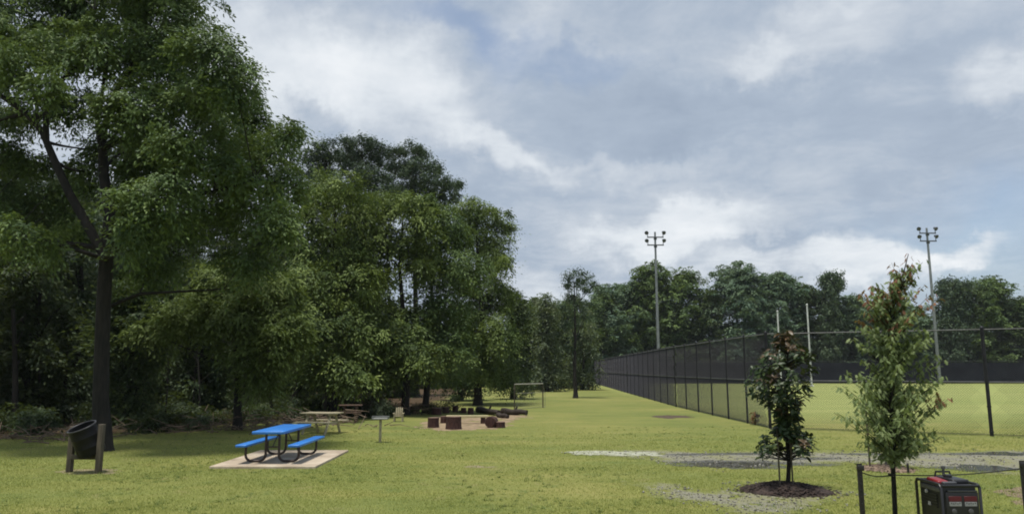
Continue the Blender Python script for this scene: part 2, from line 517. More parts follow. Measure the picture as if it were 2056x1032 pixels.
class MB:
    """collects shapes given in world coordinates and builds ONE mesh object"""
    def __init__(s):
        s.v = []
        s.f = []
        s.n = 0

    def add(s, verts, faces):
        s.v.append(np.asarray(verts, dtype=float).reshape(-1, 3))
        s.f += [tuple(i + s.n for i in f) for f in faces]
        s.n += len(s.v[-1])

    def box(s, c, size, rz=0.0, rx=0.0, ry=0.0, taper=1.0):
        hx, hy, hz = [q / 2 for q in size]
        p = []
        for z in (-hz, hz):
            k = taper if z > 0 else 1.0
            for x, y in ((-hx, -hy), (hx, -hy), (hx, hy), (-hx, hy)):
                p.append((x * k, y * k, z))
        M = Matrix.Rotation(rz, 3, 'Z') @ Matrix.Rotation(ry, 3, 'Y') @ Matrix.Rotation(rx, 3, 'X')
        p = [np.array(M @ Vector(q)) + np.array(c) for q in p]
        s.add(p, [(3, 2, 1, 0), (4, 5, 6, 7), (0, 1, 5, 4), (1, 2, 6, 5), (2, 3, 7, 6), (3, 0, 4, 7)])

    def rbox(s, c, size, r=0.02, rz=0.0, seg=3, rx=0.0, ry=0.0):
        """box with rounded edges (bmesh bevel)"""
        bm = bmesh.new()
        bmesh.ops.create_cube(bm, size=1.0)
        bmesh.ops.scale(bm, vec=size, verts=bm.verts)
        bmesh.ops.bevel(bm, geom=list(bm.edges), offset=r, segments=seg, affect='EDGES', profile=0.5)
        M = Matrix.Translation(Vector(tuple(float(q) for q in c))) @ (Matrix.Rotation(rz, 4, 'Z') @ Matrix.Rotation(ry, 4, 'Y') @ Matrix.Rotation(rx, 4, 'X'))
        bm.transform(M)
        bm.verts.index_update()
        s.add([tuple(v.co) for v in bm.verts], [tuple(v.index for v in f.verts) for f in bm.faces])
        bm.free()

    def tube(s, pts, rad, n=8, caps=True):
        pts = [np.asarray(p, dtype=float) for p in pts]
        m = len(pts)
        if not hasattr(rad, '__len__'):
            rad = [rad] * m
        ring = []
        u = None
        for i in range(m):
            a = pts[max(i - 1, 0)]
            b = pts[min(i + 1, m - 1)]
            d = b - a
            d = d / (np.linalg.norm(d) + 1e-9)
            if u is None:
                u = np.cross(d, [0, 0, 1.0])
                if np.linalg.norm(u) < 0.05:
                    u = np.cross(d, [1.0, 0, 0])
            u = u - d * np.dot(u, d)
            u /= np.linalg.norm(u) + 1e-9
            vv = np.cross(d, u)
            for k in range(n):
                t = 2 * math.pi * k / n
                ring.append(pts[i] + rad[i] * (math.cos(t) * u + math.sin(t) * vv))
        fs = []
        for i in range(m - 1):
            for k in range(n):
                k2 = (k + 1) % n
                fs.append((i * n + k, i * n + k2, (i + 1) * n + k2, (i + 1) * n + k))
        if caps:
            fs.append(tuple(reversed(range(n))))
            fs.append(tuple((m - 1) * n + k for k in range(n)))
        s.add(ring, fs)

    def lathe(s, base, prof, n=20, axis=(0, 0, 1), wob=0.0, rng=None):
        """prof: list of (radius, height)"""
        ax = Vector(axis).normalized()
        q = Vector((0, 0, 1)).rotation_difference(ax)
        wv = [1.0 + (rng.uniform(-wob, wob) if rng else 0) for _ in range(n)]
        p = []
        for r, h in prof:
            for k in range(n):
                t = 2 * math.pi * k / n
                p.append(np.array(q @ Vector((r * wv[k] * math.cos(t), r * wv[k] * math.sin(t), h))) + np.array(base))
        fs = []
        m = len(prof)
        for i in range(m - 1):
            for k in range(n):
                k2 = (k + 1) % n
                fs.append((i * n + k, i * n + k2, (i + 1) * n + k2, (i + 1) * n + k))
        fs.append(tuple(reversed(range(n))))
        fs.append(tuple((m - 1) * n + k for k in range(n)))
        s.add(p, fs)

    def build(s, name, mat, parent=None, smooth=True, loc=None, angle=40):
        off = np.zeros(3)
        if parent is not None:
            off = origin_of(parent)
        elif loc is not None:
            off = np.asarray(loc, dtype=float)
        v = np.concatenate(s.v) - off
        me = bpy.data.meshes.new(name)
        me.from_pydata([tuple(q) for q in v], [], s.f)
        if smooth:
            me.polygons.foreach_set('use_smooth', np.ones(len(me.polygons), dtype=bool))
            me.set_sharp_from_angle(angle=R(angle))
        me.update()
        return link_mesh(name, me, mat, parent, None if parent is not None else off)


def emb(y):
    """the low bank the photographer stands on"""
    t = np.clip((11.6 - np.asarray(y, dtype=float)) / 6.0, 0, 1)
    return 0.72 * t * t * (3 - 2 * t)


# ------------------------------------------------------------------ ground
def build_ground():
    xs = np.concatenate([np.linspace(-3000, -120, 14), np.linspace(-100, 100, 81), np.linspace(120, 3000, 14)])
    ys = np.concatenate([np.linspace(-600, -20, 10), np.linspace(-15, 30, 91), np.linspace(32, 140, 55), np.linspace(160, 4000, 16)])
    X, Y = np.meshgrid(xs, ys)
    Z = emb(Y) * np.where(Y < 12, 1, 0)
    v = np.stack([X, Y, Z], -1).reshape(-1, 3)
    nx, ny = len(xs), len(ys)
    i = np.arange(nx - 1)
    j = np.arange(ny - 1)
    I, J = np.meshgrid(i, j)
    a = (J * nx + I).ravel()
    q = np.stack([a, a + 1, a + nx + 1, a + nx], -1)
    me = raw_mesh('ground', v, q, smooth=True)
    o = link_mesh('ground', me, 'lawn')
    tag(o, 'wide mown yellow-green lawn running from the foreground to the far trees', 'lawn', kind='structure')


build_ground()


def vnoise(x, y, s, seed=0):
    """cheap smooth value noise in numpy, 0..1"""
    x = np.asarray(x) * s
    y = np.asarray(y) * s
    xi = np.floor(x).astype(np.int64)
    yi = np.floor(y).astype(np.int64)
    fx = x - xi
    fy = y - yi
    fx = fx * fx * (3 - 2 * fx)
    fy = fy * fy * (3 - 2 * fy)

    def h(a, b):
        n = (a * 374761393 + b * 668265263 + seed * 974634777) & 0x7fffffff
        n = ((n ^ (n >> 13)) * 1274126177) & 0x7fffffff
        return ((n ^ (n >> 16)) & 0xffff) / 65535.0
    return (h(xi, yi) * (1 - fx) + h(xi + 1, yi) * fx) * (1 - fy) + (h(xi, yi + 1) * (1 - fx) + h(xi + 1, yi + 1) * fx) * fy


def fbm(x, y, s, seed=0):
    return 0.5 * vnoise(x, y, s, seed) + 0.27 * vnoise(x, y, s * 2.3, seed + 1) + 0.15 * vnoise(x, y, s * 5.1, seed + 2) + 0.08 * vnoise(x, y, s * 11, seed + 3)


def poly_dist(poly, X, Y):
    """signed distance (inside positive) to a polygon"""
    poly = np.asarray(poly)
    n = len(poly)
    d = np.full(X.shape, 1e9)
    ins = np.zeros(X.shape, bool)
    for i in range(n):
        a = poly[i]
        b = poly[(i + 1) % n]
        ab = b - a
        t = np.clip(((X - a[0]) * ab[0] + (Y - a[1]) * ab[1]) / (ab @ ab + 1e-12), 0, 1)
        d = np.minimum(d, np.hypot(X - a[0] - t * ab[0], Y - a[1] - t * ab[1]))
        c = ((a[1] > Y) != (b[1] > Y)) & (X < (b[0] - a[0]) * (Y - a[1]) / (b[1] - a[1] + 1e-12) + a[0])
        ins ^= c
    return np.where(ins, d, -d)


def patch(name, pix, mat, label, cat, z=0.004, cell=0.07, rag=0.45, hole=0.0, seed=1, wetspots=(), kind='structure', world=False):
    """a thin ragged sheet lying on the ground, outlined by ground points"""
    poly = np.array([p[:2] if world else G(*p)[:2] for p in pix])
    x0, y0 = poly.min(0) - 0.3
    x1, y1 = poly.max(0) + 0.3
    xs = np.arange(x0, x1, cell)
    ys = np.arange(y0, y1, cell)
    X, Y = np.meshgrid(xs, ys)
    d = poly_dist(poly, X, Y)
    n = fbm(X, Y, 1.1, seed)
    keep = (d + (n - 0.5) * 2 * rag) > 0
    if hole:
        keep &= (fbm(X, Y, 1.7, seed + 9) + 0.12 * np.clip(d, 0, 1)) > hole
    nx, ny = len(xs), len(ys)
    jx = (vnoise(X, Y, 9.3, seed + 20) - 0.5) * cell * 1.2
    jy = (vnoise(X, Y, 9.3, seed + 21) - 0.5) * cell * 1.2
    v = np.stack([X + jx, Y + jy, np.full(X.shape, z)], -1).reshape(-1, 3)
    wet = np.zeros(X.shape)
    for (px, py, rx, ry) in wetspots:
        c = G(px, py)
        q = 1.2 - np.hypot((X - c[0]) / rx, (Y - c[1]) / ry) + (fbm(X, Y, 1.6, seed + 33) - 0.5) * 1.2
        wet = np.maximum(wet, np.clip(q * 2.5, 0, 1))
    k = keep[:-1, :-1] & keep[1:, 1:] & keep[:-1, 1:]
    J, I = np.nonzero(k)
    a = J * nx + I
    q = np.stack([a, a + 1, a + nx + 1, a + nx], -1)
    used, inv = np.unique(q.ravel(), return_inverse=True)
    me = raw_mesh(name, v[used], inv.reshape(-1, 4), tint=wet.ravel()[used], attr='wet')
    ea = me.attributes.new('edge', 'FLOAT', 'POINT')
    ea.data.foreach_set('value', np.clip((d + (n - 0.5) * 2 * rag) / 0.9, 0, 1).ravel()[used].astype(np.float32))
    o = link_mesh(name, me, mat)
    tag(o, label, cat, kind=kind)
    return poly


PATH = patch('path', [(1150, 909), (1220, 903), (1330, 905), (1500, 907), (1700, 905), (1900, 905), (2120, 904), (2200, 955), (2000, 950), (1880, 940),
                      (1760, 932), (1600, 935), (1540, 943), (1440, 944), (1370, 936), (1300, 921), (1220, 917)],
             'gravel', 'grey pebbly drainage track crossing the lawn behind the young trees', 'path', cell=0.06, rag=0.75, hole=0.30, seed=4,
             wetspots=[(1450, 932, 2.3, 0.75), (1400, 912, 1.0, 0.25), (1760, 912, 1.2, 0.25), (1540, 933, 1.3, 0.6), (1400, 928, 0.9, 0.35), (1990, 911, 1.6, 0.4), (1950, 943, 1.8, 0.5), (1500, 911, 1.2, 0.3), (1620, 920, 1.0, 0.3), (1420, 938, 1.5, 0.35)])
SANDY = patch('gravel_path', [(1275, 968), (1340, 966), (1420, 985), (1470, 972), (1560, 968), (1650, 980), (1720, 992), (1710, 1010), (1640, 1026), (1560, 1040), (1480, 1035), (1390, 1010), (1310, 992)],
              'gravel', 'thin grey gravelly bare strip curving around the mulched young tree', 'path', cell=0.05, rag=0.75, hole=0.32, seed=11)
PUD = patch('sand', [(1140, 909), (1200, 904.5), (1300, 907), (1338, 909), (1332, 914), (1250, 915), (1180, 913)], 'pale_sand',
            'pale whitish sandy streak at the left end of the grey track', 'sand', z=0.009, cell=0.05, rag=0.6, hole=0.33, seed=21)
for pp, lab, sd in (([(1372, 930), (1440, 926), (1548, 929), (1560, 937), (1470, 942), (1390, 937)], 'shallow dark puddle on the grey track left of the magnolia', 61),
                    ([(1940, 910), (2050, 907), (2100, 911), (2040, 916), (1960, 916)], 'thin dark puddle at the far right of the grey track', 62),
                    ([(1890, 938), (1960, 934), (2060, 937), (2050, 945), (1930, 946)], 'dark puddle on the near side of the grey track above the generator', 63)):
    patch('water', pp, 'puddle_water', lab, 'puddle', z=0.0075, cell=0.05, rag=0.5, hole=0.36, seed=sd)
PIT = patch('sand', [(845, 856), (868, 842), (905, 834), (1000, 834), (1045, 832), (1062, 836), (1030, 850), (1015, 861), (950, 866), (880, 865)], 'sand',
            'tan sandy ground inside the ring of log seats', 'sand', cell=0.06, rag=0.9, hole=0.40, seed=31)
patch('dirt', [(100, 948), (150, 942), (215, 943), (255, 947), (220, 953), (150, 954)], 'dirt', 'worn bare soil around the feet of the barrel stand', 'soil',
      cell=0.05, rag=0.35, hole=0.3, seed=41)
patch('dirt', [(1300, 836), (1340, 833), (1400, 834), (1405, 838), (1340, 840)], 'litter', 'brown scrap of bare soil in the lawn beside the tall fence', 'soil',
      cell=0.07, rag=0.5, hole=0.4, seed=43)
patch('dirt', [(2015, 985), (2056, 970), (2100, 990), (2100, 1015), (2040, 1012)], 'tan_mulch', 'brown bare soil patch at the far right of the lawn', 'soil',
      cell=0.05, rag=0.4, hole=0.3, seed=45)
patch('dirt', [(925, 934), (960, 931), (1000, 935), (985, 939), (940, 938)], 'dirt', 'small bare earth patch in the middle of the front lawn', 'soil',
      cell=0.05, rag=0.5, hole=0.42, seed=47)

# concrete slab under the blue table
PADX0, PADX1, PADY0, PADY1 = -6.97, -4.53, 17.5, 21.0
mb = MB()
mb.rbox(((PADX0 + PADX1) / 2, (PADY0 + PADY1) / 2, 0.0), (PADX1 - PADX0, PADY1 - PADY0, 0.11), 0.012)
o = mb.build('concrete_slab', 'concrete', loc=((PADX0 + PADX1) / 2, (PADY0 + PADY1) / 2, 0))
tag(o, 'tan concrete slab lying flush in the lawn under the blue picnic table', 'slab')
PAD_Z = 0.055


# ------------------------------------------------------------------ foliage
def unit(a):
    return a / (np.linalg.norm(a, axis=-1, keepdims=True) + 1e-9)


def leaf_quads(c, nrm, L, W, rng, tang=None, fold=0.15):
    """rhombic leaf quads; returns verts (4N,3) and quads"""
    N = len(c)
    nrm = unit(nrm)
    if tang is None:
        tang = rng.normal(size=(N, 3))
    t = tang - nrm * np.sum(tang * nrm, -1, keepdims=True)
    t = unit(t)
    b = np.cross(nrm, t)
    L = np.asarray(L).reshape(-1, 1) * np.ones((N, 1))
    W = np.asarray(W).reshape(-1, 1) * np.ones((N, 1))
    v = np.empty((N, 4, 3))
    v[:, 0] = c - t * L * 0.5
    v[:, 1] = c + b * W * 0.5 + nrm * W * fold
    v[:, 2] = c + t * L * 0.5 - nrm * L * 0.12
    v[:, 3] = c - b * W * 0.5 + nrm * W * fold
    return v.reshape(-1, 3), np.arange(N * 4).reshape(-1, 4)


def crown_points(lobes, rng, leaf, lai=3.5, spray=0.45, per=26, droop=0.35, upw=0.7, puff=False, gap=0.35):
    """leaf centres, normals, tints for a list of lobes (centre, radii)"""
    C, N, T, TG = [], [], [], []
    for (c, r) in lobes:
        c = np.asarray(c)
        r = np.asarray(r)
        area = math.pi * math.sqrt((r[0] ** 2 + r[1] ** 2) / 2) * r[2]
        nl = int(lai * area / (leaf[0] * leaf[1] * 0.5))
        ns = max(4, nl // per)
        d = unit(rng.normal(size=(ns, 3)))
        # lumpy radius: sum of a few random direction waves
        ph = rng.uniform(0, 6.28, 4)
        kv = rng.normal(size=(4, 3)) * 2.6
        lump = 1 + 0.13 * np.sin(d @ kv.T + ph).sum(1)
        rad = rng.uniform(0.12, 1.0, ns) ** 0.42 * lump
        # gaps: drop sprays where a coarse wave is low
        g = np.sin(d @ (rng.normal(size=(3, 3)) * 3.4).T + rng.uniform(0, 6.28, 3)).sum(1) / 3
        keep = g > -1 + gap
        d, rad = d[keep], rad[keep]
        ns = len(d)
        p = c + d * rad[:, None] * r
        out = unit(d / r)
        sn = unit(upw * np.array([0, 0, 1.0]) + (1 - upw) * out + rng.normal(size=(ns, 3)) * 0.22)
        st = rng.uniform(0.0, 1.0, ns)
        m = per
        a = rng.normal(size=(ns, m)) * 0.55
        b = rng.normal(size=(ns, m)) * 0.55
        t1 = unit(np.cross(sn, rng.normal(size=(ns, 3))))
        t2 = np.cross(sn, t1)
        ssz = spray * rng.uniform(0.6, 1.4, (ns, 1, 1))
        if puff:
            off = rng.normal(size=(ns, m, 3)) * 0.5 * ssz
            ln = unit(off + rng.normal(size=(ns, m, 3)) * 0.15)
        else:
            off = (a[..., None] * t1[:, None] + b[..., None] * t2[:, None]) * ssz
            off = off - sn[:, None] * (0.25 * (a ** 2 + b ** 2)[..., None]) * ssz
            off = off + rng.normal(size=(ns, m, 3)) * 0.10 * ssz
            off[..., 2] -= droop * np.abs(a + b) * ssz[..., 0]
            ln = unit(sn[:, None] + rng.normal(size=(ns, m, 3)) * 0.28)
        TG.append((off + np.array([0, 0, -0.25]) * ssz + out[:, None] * 0.25 * ssz + rng.normal(size=(ns, m, 3)) * 0.16 * ssz).reshape(-1, 3))
        C.append((p[:, None] + off).reshape(-1, 3))
        N.append(ln.reshape(-1, 3))
        T.append((0.85 * st[:, None] + 0.15 * rng.uniform(0, 1, (ns, m))).ravel())
    return np.concatenate(C), np.concatenate(N), np.concatenate(T), np.concatenate(TG)


def bez(p0, p1, p2, n=7):
    t = np.linspace(0, 1, n)[:, None]
    return (1 - t) ** 2 * p0 + 2 * t * (1 - t) * p1 + t ** 2 * p2


def make_tree(name, label, cat, base, trunk, lobes, leaf_m, bark_m='bark', limbs=(), leaf=(0.14, 0.09), lai=3.5, spray=0.45, per=26,
              droop=0.3, upw=0.7, puff=False, gap=0.35, seed=0, group=None, twigs=3, limb_r=0.35, sat=3):
    rng = np.random.default_rng(seed)
    root = empty(name, base, label, cat, group)
    t = MB()
    tp = [np.asarray(q[:3], dtype=float) for q in trunk]
    tr = [q[3] for q in trunk]
    flare = [(tp[0] - np.array([0, 0, 0.15]), tr[0] * 1.75), (tp[0] + np.array([0, 0, 0.12]), tr[0] * 1.32), (tp[0] + np.array([0, 0, 0.5]), tr[0] * 1.06)]
    t.tube([f[0] for f in flare] + tp[1:], [f[1] for f in flare] + tr[1:], 10)
    for lb in limbs:
        t.tube([q[:3] for q in lb], [q[3] for q in lb], 8)
    allp = tp[1:] + [np.asarray(q[:3]) for lb in limbs for q in lb]
    allr = tr[1:] + [q[3] for lb in limbs for q in lb]
    for (c, r) in lobes:
        c = np.asarray(c)
        # root of this limb: the woody point that is nearest, preferring lower ones
        best = min(range(len(allp)), key=lambda i: np.linalg.norm(allp[i] - c) + max(0, allp[i][2] - c[2] + 0.4) * 3)
        p0 = allp[best]
        r0 = min(allr[best] * 0.6, limb_r * tr[0])
        mid = (p0 + c) / 2 + np.array([0, 0, 0.15 * np.linalg.norm(c - p0)]) * rng.uniform(-0.6, 1.0) + rng.normal(size=3) * 0.12
        if np.linalg.norm(c - p0) > 0.3:
            t.tube(bez(p0, mid, c, 6), np.linspace(r0, r0 * 0.4, 6), 6)
        for _ in range(twigs):
            e = c + unit(rng.normal(size=3)) * np.asarray(r) * rng.uniform(0.6, 0.95)
            m2 = (c + e) / 2 + rng.normal(size=3) * 0.1 * r[0]
            t.tube(bez(c, m2, e, 4), np.linspace(r0 * 0.42, r0 * 0.12, 4), 4, caps=False)
    t.build('trunk', bark_m, root, angle=60)
    sats = []
    for (c, r) in lobes:                              # smaller boughs that break the outline
        for _ in range(sat):
            d = unit(rng.normal(size=3) * np.array([1, 1, 0.7]))
            k = rng.uniform(0.22, 0.42)
            sats.append((np.asarray(c) + d * np.asarray(r) * rng.uniform(0.85, 1.22), (r[0] * k, r[1] * k, r[2] * k * rng.uniform(0.45, 0.8))))
    C, N, T, TG = crown_points(list(lobes) + sats, rng, leaf, lai, spray, per, droop, upw, puff, gap)
    L = leaf[0] * rng.uniform(0.7, 1.3, len(C))
    W = leaf[1] * rng.uniform(0.7, 1.3, len(C))
    v, q = leaf_quads(C, N, L, W, rng, TG)
    me = raw_mesh('crown', v - np.asarray(base), q, tint=T)
    link_mesh('crown', me, leaf_m, root)
    return root


def px_lobes(lst, Y, rng, ky=1.0, dy=1.5):
    """lobes (px, py, rpx, rpy[, dY]) at distance Y -> world"""
    out = []
    for q in lst:
        yy = Y + (q[4] if len(q) > 4 else rng.uniform(-dy, dy))
        c = P(q[0], q[1], yy)
        k = mpp(yy)
        out.append((c, (q[2] * k, (q[2] + q[3]) / 2 * k * ky, q[3] * k)))
    return out


def px_path(lst, Y):
    return [(*P(a, b, Y + (dd[0] if dd else 0)), r) for a, b, r, *dd in lst]


# ---- the big foreground tree
rng = np.random.default_rng(5)
BY = 21.3
base = np.array([P(203, 905, BY)[0], BY, 0.0])
trunk = [(base[0], BY, 0, 0.235), (*P(202, 800, BY), 0.215), (*P(205, 690, BY), 0.20), (*P(209, 590, BY), 0.195), (*P(214, 510, BY), 0.19),
         (*P(222, 430, BY), 0.17), (*P(208, 350, BY + .3), 0.15), (*P(205, 270, BY + .5), 0.12), (*P(235, 180, BY + .4), 0.09), (*P(275, 120, BY), 0.06)]
limbs = [
    px_path([(212, 520, 0.14), (180, 460, 0.14), (140, 390, 0.125), (108, 320, 0.115), (85, 265, 0.095), (50, 225, 0.09), (5, 195, 0.07), (-60, 150, 0.04)], BY - 0.2),
    px_path([(93, 285, 0.09), (92, 225, 0.08), (120, 165, 0.065), (165, 125, 0.05), (200, 90, 0.03)], BY - 0.2),
    px_path([(76, 250, 0.05), (72, 200, 0.045), (60, 150, 0.03)], BY - 0.4),
    px_path([(208, 345, 0.09), (195, 250, 0.07), (205, 190, 0.05), (215, 110, 0.04), (190, 20, 0.03)], BY + 0.3),
    px_path([(212, 500, 0.09), (150, 490, 0.07), (90, 485, 0.06), (20, 480, 0.04), (-60, 470, 0.03)], BY + 0.6),
    px_path([(216, 470, 0.12), (280, 420, 0.10), (350, 395, 0.08), (430, 385, 0.06), (510, 360, 0.04)], BY - 0.5),
    px_path([(209, 620, 0.06), (280, 590, 0.05), (370, 585, 0.035), (450, 580, 0.02)], BY + 0.5),
    px_path([(206, 300, 0.09), (280, 260, 0.07), (360, 225, 0.05), (440, 190, 0.04)], BY),
]
LB = [(60, 40, 120, 70), (190, 10, 130, 70), (330, 10, 110, 75), (110, 95, 80, 45), (20, 120, 60, 55), (230, 90, 110, 70), (340, 110, 100, 75),
      (430, 95, 75, 65), (470, 165, 62, 62), (400, 200, 100, 70), (500, 215, 40, 45), (290, 210, 75, 65), (440, 270, 95, 65), (330, 300, 85, 60), (270, 310, 62, 80),
      (535, 290, 68, 58), (510, 360, 85, 62), (575, 370, 45, 60), (400, 370, 85, 55), (310, 400, 80, 60), (460, 430, 90, 50), (560, 450, 50, 55), (350, 450, 80, 38),
      (265, 450, 45, 60), (300, 530, 70, 45), (155, 210, 40, 45), (240, 215, 45, 45), (30, 390, 55, 60), (100, 430, 60, 40),
      (40, 470, 80, 45), (350, 290, 60, 45, -2.4), (440, 330, 55, 40, -2), (22, 300, 36, 38), (62, 330, 34, 30, 1.6), (168, 345, 38, 36, 1.6), (42, 228, 44, 30, 1.4), (104, 385, 44, 32, 1.6), (120, 215, 34, 26, 1.4), (20, 160, 50, 34, 1.0), (250, 240, 50, 40, -1.5), (185, 300, 26, 36, 1.8), (98, 168, 46, 30), (15, 235, 30, 26), (500, 520, 70, 40), (395, 190, 60, 40), (580, 270, 30, 30), (110, -70, 150, 70), (280, -70, 140, 70), (-60, 60, 90, 90), (-70, 250, 70, 80), (-50, 440, 60, 70), (200, -150, 150, 60)]
make_tree('shade_tree', 'huge dark spreading shade tree towering behind the black barrel', 'tree', base, trunk, px_lobes(LB, BY + 0.9, rng, 1.0, 2.8), 'oak_leaf',
          limbs=limbs, leaf=(0.135, 0.056), lai=5.4, spray=0.40, per=42, droop=0.5, upw=0.5, gap=0.55, seed=11, twigs=4, limb_r=0.3)

# ---- lower light green tree right of it
rng = np.random.default_rng(6)
Y2 = 28.7
b2 = np.array([P(476, 862, Y2)[0], Y2, 0.0])
make_tree('shade_tree', 'short-trunked leafy tree with drooping light green boughs behind the blue table', 'tree', b2,
          [(b2[0], Y2, 0, 0.15), (*P(476, 800, Y2), 0.13), (*P(478, 740, Y2), 0.12), (*P(470, 650, Y2), 0.10), (*P(480, 560, Y2), 0.06)],
          px_lobes([(520, 740, 58, 50, -.6), (500, 690, 75, 42, -.8), (555, 650, 62, 46, -1), (480, 630, 85, 45, -1), (540, 580, 62, 50, -.6), (420, 600, 75, 55, 0),
                    (360, 640, 70, 42, 0), (300, 665, 55, 28, 0), (540, 700, 40, 30, -1.2), (470, 560, 70, 50, .5), (590, 655, 30, 30, -.9), (580, 590, 30, 36, 0), (530, 770, 34, 22, -.4)], Y2, rng),
          'spring_leaf', leaf=(0.175, 0.066), lai=5.0, spray=0.42, per=34, droop=0.5, upw=0.6, gap=0.35, seed=21, twigs=3)


def auto_lobes(px, Y, top, bot, half, rng, n=14, prof='round', lr=0.42, cx_top=None):
    """lobes filling a crown envelope between photo rows top..bot, half-width in photo pixels"""
    out = []
    for i in range(n):
        f = (i + rng.uniform(0.1, 0.9)) / n          # 0 bottom .. 1 top
        if prof == 'round':
            wd = math.sqrt(max(0.04, 1 - (2 * f - 0.85) ** 2 / 1.45))
        elif prof == 'dome':
            wd = math.sqrt(max(0.03, 1 - (max(0, f - 0.3) / 0.7) ** 2.2))
        elif prof == 'cone':
            wd = 1.05 - 0.85 * f
        elif prof == 'pine':
            wd = 0.35 + 0.75 * math.sin(math.pi * min(1, f * 0.8 + 0.2))
        else:
            wd = 0.9 - 0.35 * f
        ang = i * 2.399 + rng.uniform(-0.5, 0.5)
        rr = half * lr * rng.uniform(0.75, 1.25)
        off = max(0.0, half * wd - rr * 0.9)
        cx = px + ((cx_top - px) * f if cx_top is not None else 0)
        x = cx + math.cos(ang) * off * rng.uniform(0.55, 1.0)
        dY = math.sin(ang) * off * rng.uniform(0.55, 1.0) * mpp(Y)
        ry = rr * rng.uniform(0.6, 0.95)
        y = bot + (top - bot) * f
        y = min(max(y, top + ry * 0.9), bot - ry * 0.6)
        c = P(x, y, Y + dY)
        k = mpp(Y)
        out.append((c, (rr * k, rr * k, ry * k)))
    return out


def auto_tree(name, label, cat, px, Y, top, bot, half, leaf_m, seed, n=14, prof='round', tw=None, lean=0, group=None, cx_top=None, lr=0.42, bark_m='bark', **kw):
    rng = np.random.default_rng(seed)
    x0 = P(px, 742, Y)[0]
    base = np.array([x0, Y, 0.0])
    lobes = auto_lobes(px, Y, top, bot, half, rng, n, prof, lr, cx_top)
    ztop = P(px, top, Y)[2]
    tw = tw or 0.02 * ztop
    xt = P(cx_top if cx_top is not None else px, 742, Y)[0]
    k = [0, 0.15, 0.35, 0.55, 0.75, 0.93]
    trunk = [(x0 + (xt - x0) * q + (rng.normal() * 0.012 * ztop if q > 0 else 0), Y + (rng.normal() * 0.01 * ztop if q > 0 else 0), ztop * q, tw * (1 - 0.85 * q)) for q in k]
    return make_tree(name, label, cat, base, trunk, lobes, leaf_m, bark_m, seed=seed + 1000, group=group, **kw)


MIDK = dict(leaf=(0.185, 0.072), lai=5.6, spray=0.52, per=44, droop=0.6, upw=0.5, gap=0.42, twigs=2)


def lobe_tree(name, label, px, Y, lobes, leaf_m, seed, tw, top_px=None, top_py=None, **kw):
    rng = np.random.default_rng(seed)
    x0 = P(px, 742, Y)[0]
    e = P(top_px or px, top_py or lobes[0][1], Y)
    f = [0, 0.2, 0.45, 0.7, 0.95]
    trunk = [(x0 + (e[0] - x0) * q ** 1.5 + (rng.normal() * 0.12 if q else 0), Y + (rng.normal() * 0.1 if q else 0), e[2] * q, tw * (1 - 0.85 * q)) for q in f]
    return make_tree(name, label, 'tree', np.array([x0, Y, 0.0]), trunk, px_lobes(lobes, Y, rng, 1.0, 1.6), leaf_m, seed=seed + 1000, **kw)


# ---- the middle group at the end of the wood
lobe_tree('shade_tree', 'leafy green tree at the wood edge directly above the cream wooden table', 668, 36,
          [(650, 385, 48, 38), (692, 378, 45, 36), (640, 445, 60, 46), (710, 435, 58, 42), (655, 510, 72, 46), (618, 560, 50, 46), (702, 575, 64, 46), (650, 640, 72, 50), (712, 670, 58, 45),
           (640, 720, 58, 42), (690, 750, 56, 36)], 'feather_leaf', 31, 0.24, **MIDK)
lobe_tree('shade_tree', 'broad yellow-green tree whose black trunk stands by the small cream chair', 815, 38,
          [(770, 418, 50, 34), (818, 410, 48, 32), (850, 448, 40, 32), (750, 475, 56, 42), (812, 485, 60, 42), (752, 540, 42, 36), (850, 525, 42, 40), (738, 612, 56, 46),
           (838, 640, 44, 34), (782, 682, 60, 42), (842, 706, 48, 40), (740, 735, 54, 38), (790, 735, 40, 26)], 'feather_leaf', 32, 0.2, top_px=800, **MIDK)
lobe_tree('shade_tree', 'narrow tree on a thin trunk just behind the log seats', 856, 39.5,
          [(880, 432, 46, 32), (902, 476, 50, 38), (872, 535, 50, 38), (922, 540, 48, 42), (890, 608, 52, 42), (862, 655, 40, 38), (902, 690, 54, 42), (872, 738, 48, 32)], 'oak_leaf', 33, 0.17, top_px=885, **MIDK)
lobe_tree('shade_tree', 'tall feathery tree with flared trunk on the lawn behind the log ring', 960, 48,
          [(950, 418, 44, 26), (982, 432, 36, 22), (1004, 452, 24, 16), (940, 468, 50, 36), (984, 500, 40, 34), (1012, 530, 20, 22), (960, 566, 56, 42), (1000, 598, 36, 36), (950, 645, 54, 42),
           (1000, 676, 40, 42), (958, 726, 52, 42), (1008, 745, 34, 32)], 'feather_leaf', 34, 0.26, top_px=955, **MIDK)
FK = dict(leaf=(0.22, 0.10), lai=4.2, spray=0.55, per=22, droop=0.6, gap=0.3, twigs=2)
auto_tree('shade_tree', 'slim drooping tree at the right end of the wood beside the small goal', 'tree', 1030, 58, 575, 785, 42, 'deep_leaf', 35, n=16, tw=0.2, prof='dome', **FK)
auto_tree('shade_tree', 'low drooping tree between the flared trunk and the small goal', 'tree', 925, 55, 600, 785, 55, 'deep_leaf', 36, n=14, tw=0.18, prof='dome', **FK)
auto_tree('shade_tree', 'leafy bough-heavy tree filling the gap between the two black trunks', 'tree', 722, 42, 470, 800, 60, 'deep_leaf', 37, n=18, tw=0.2, **MIDK)
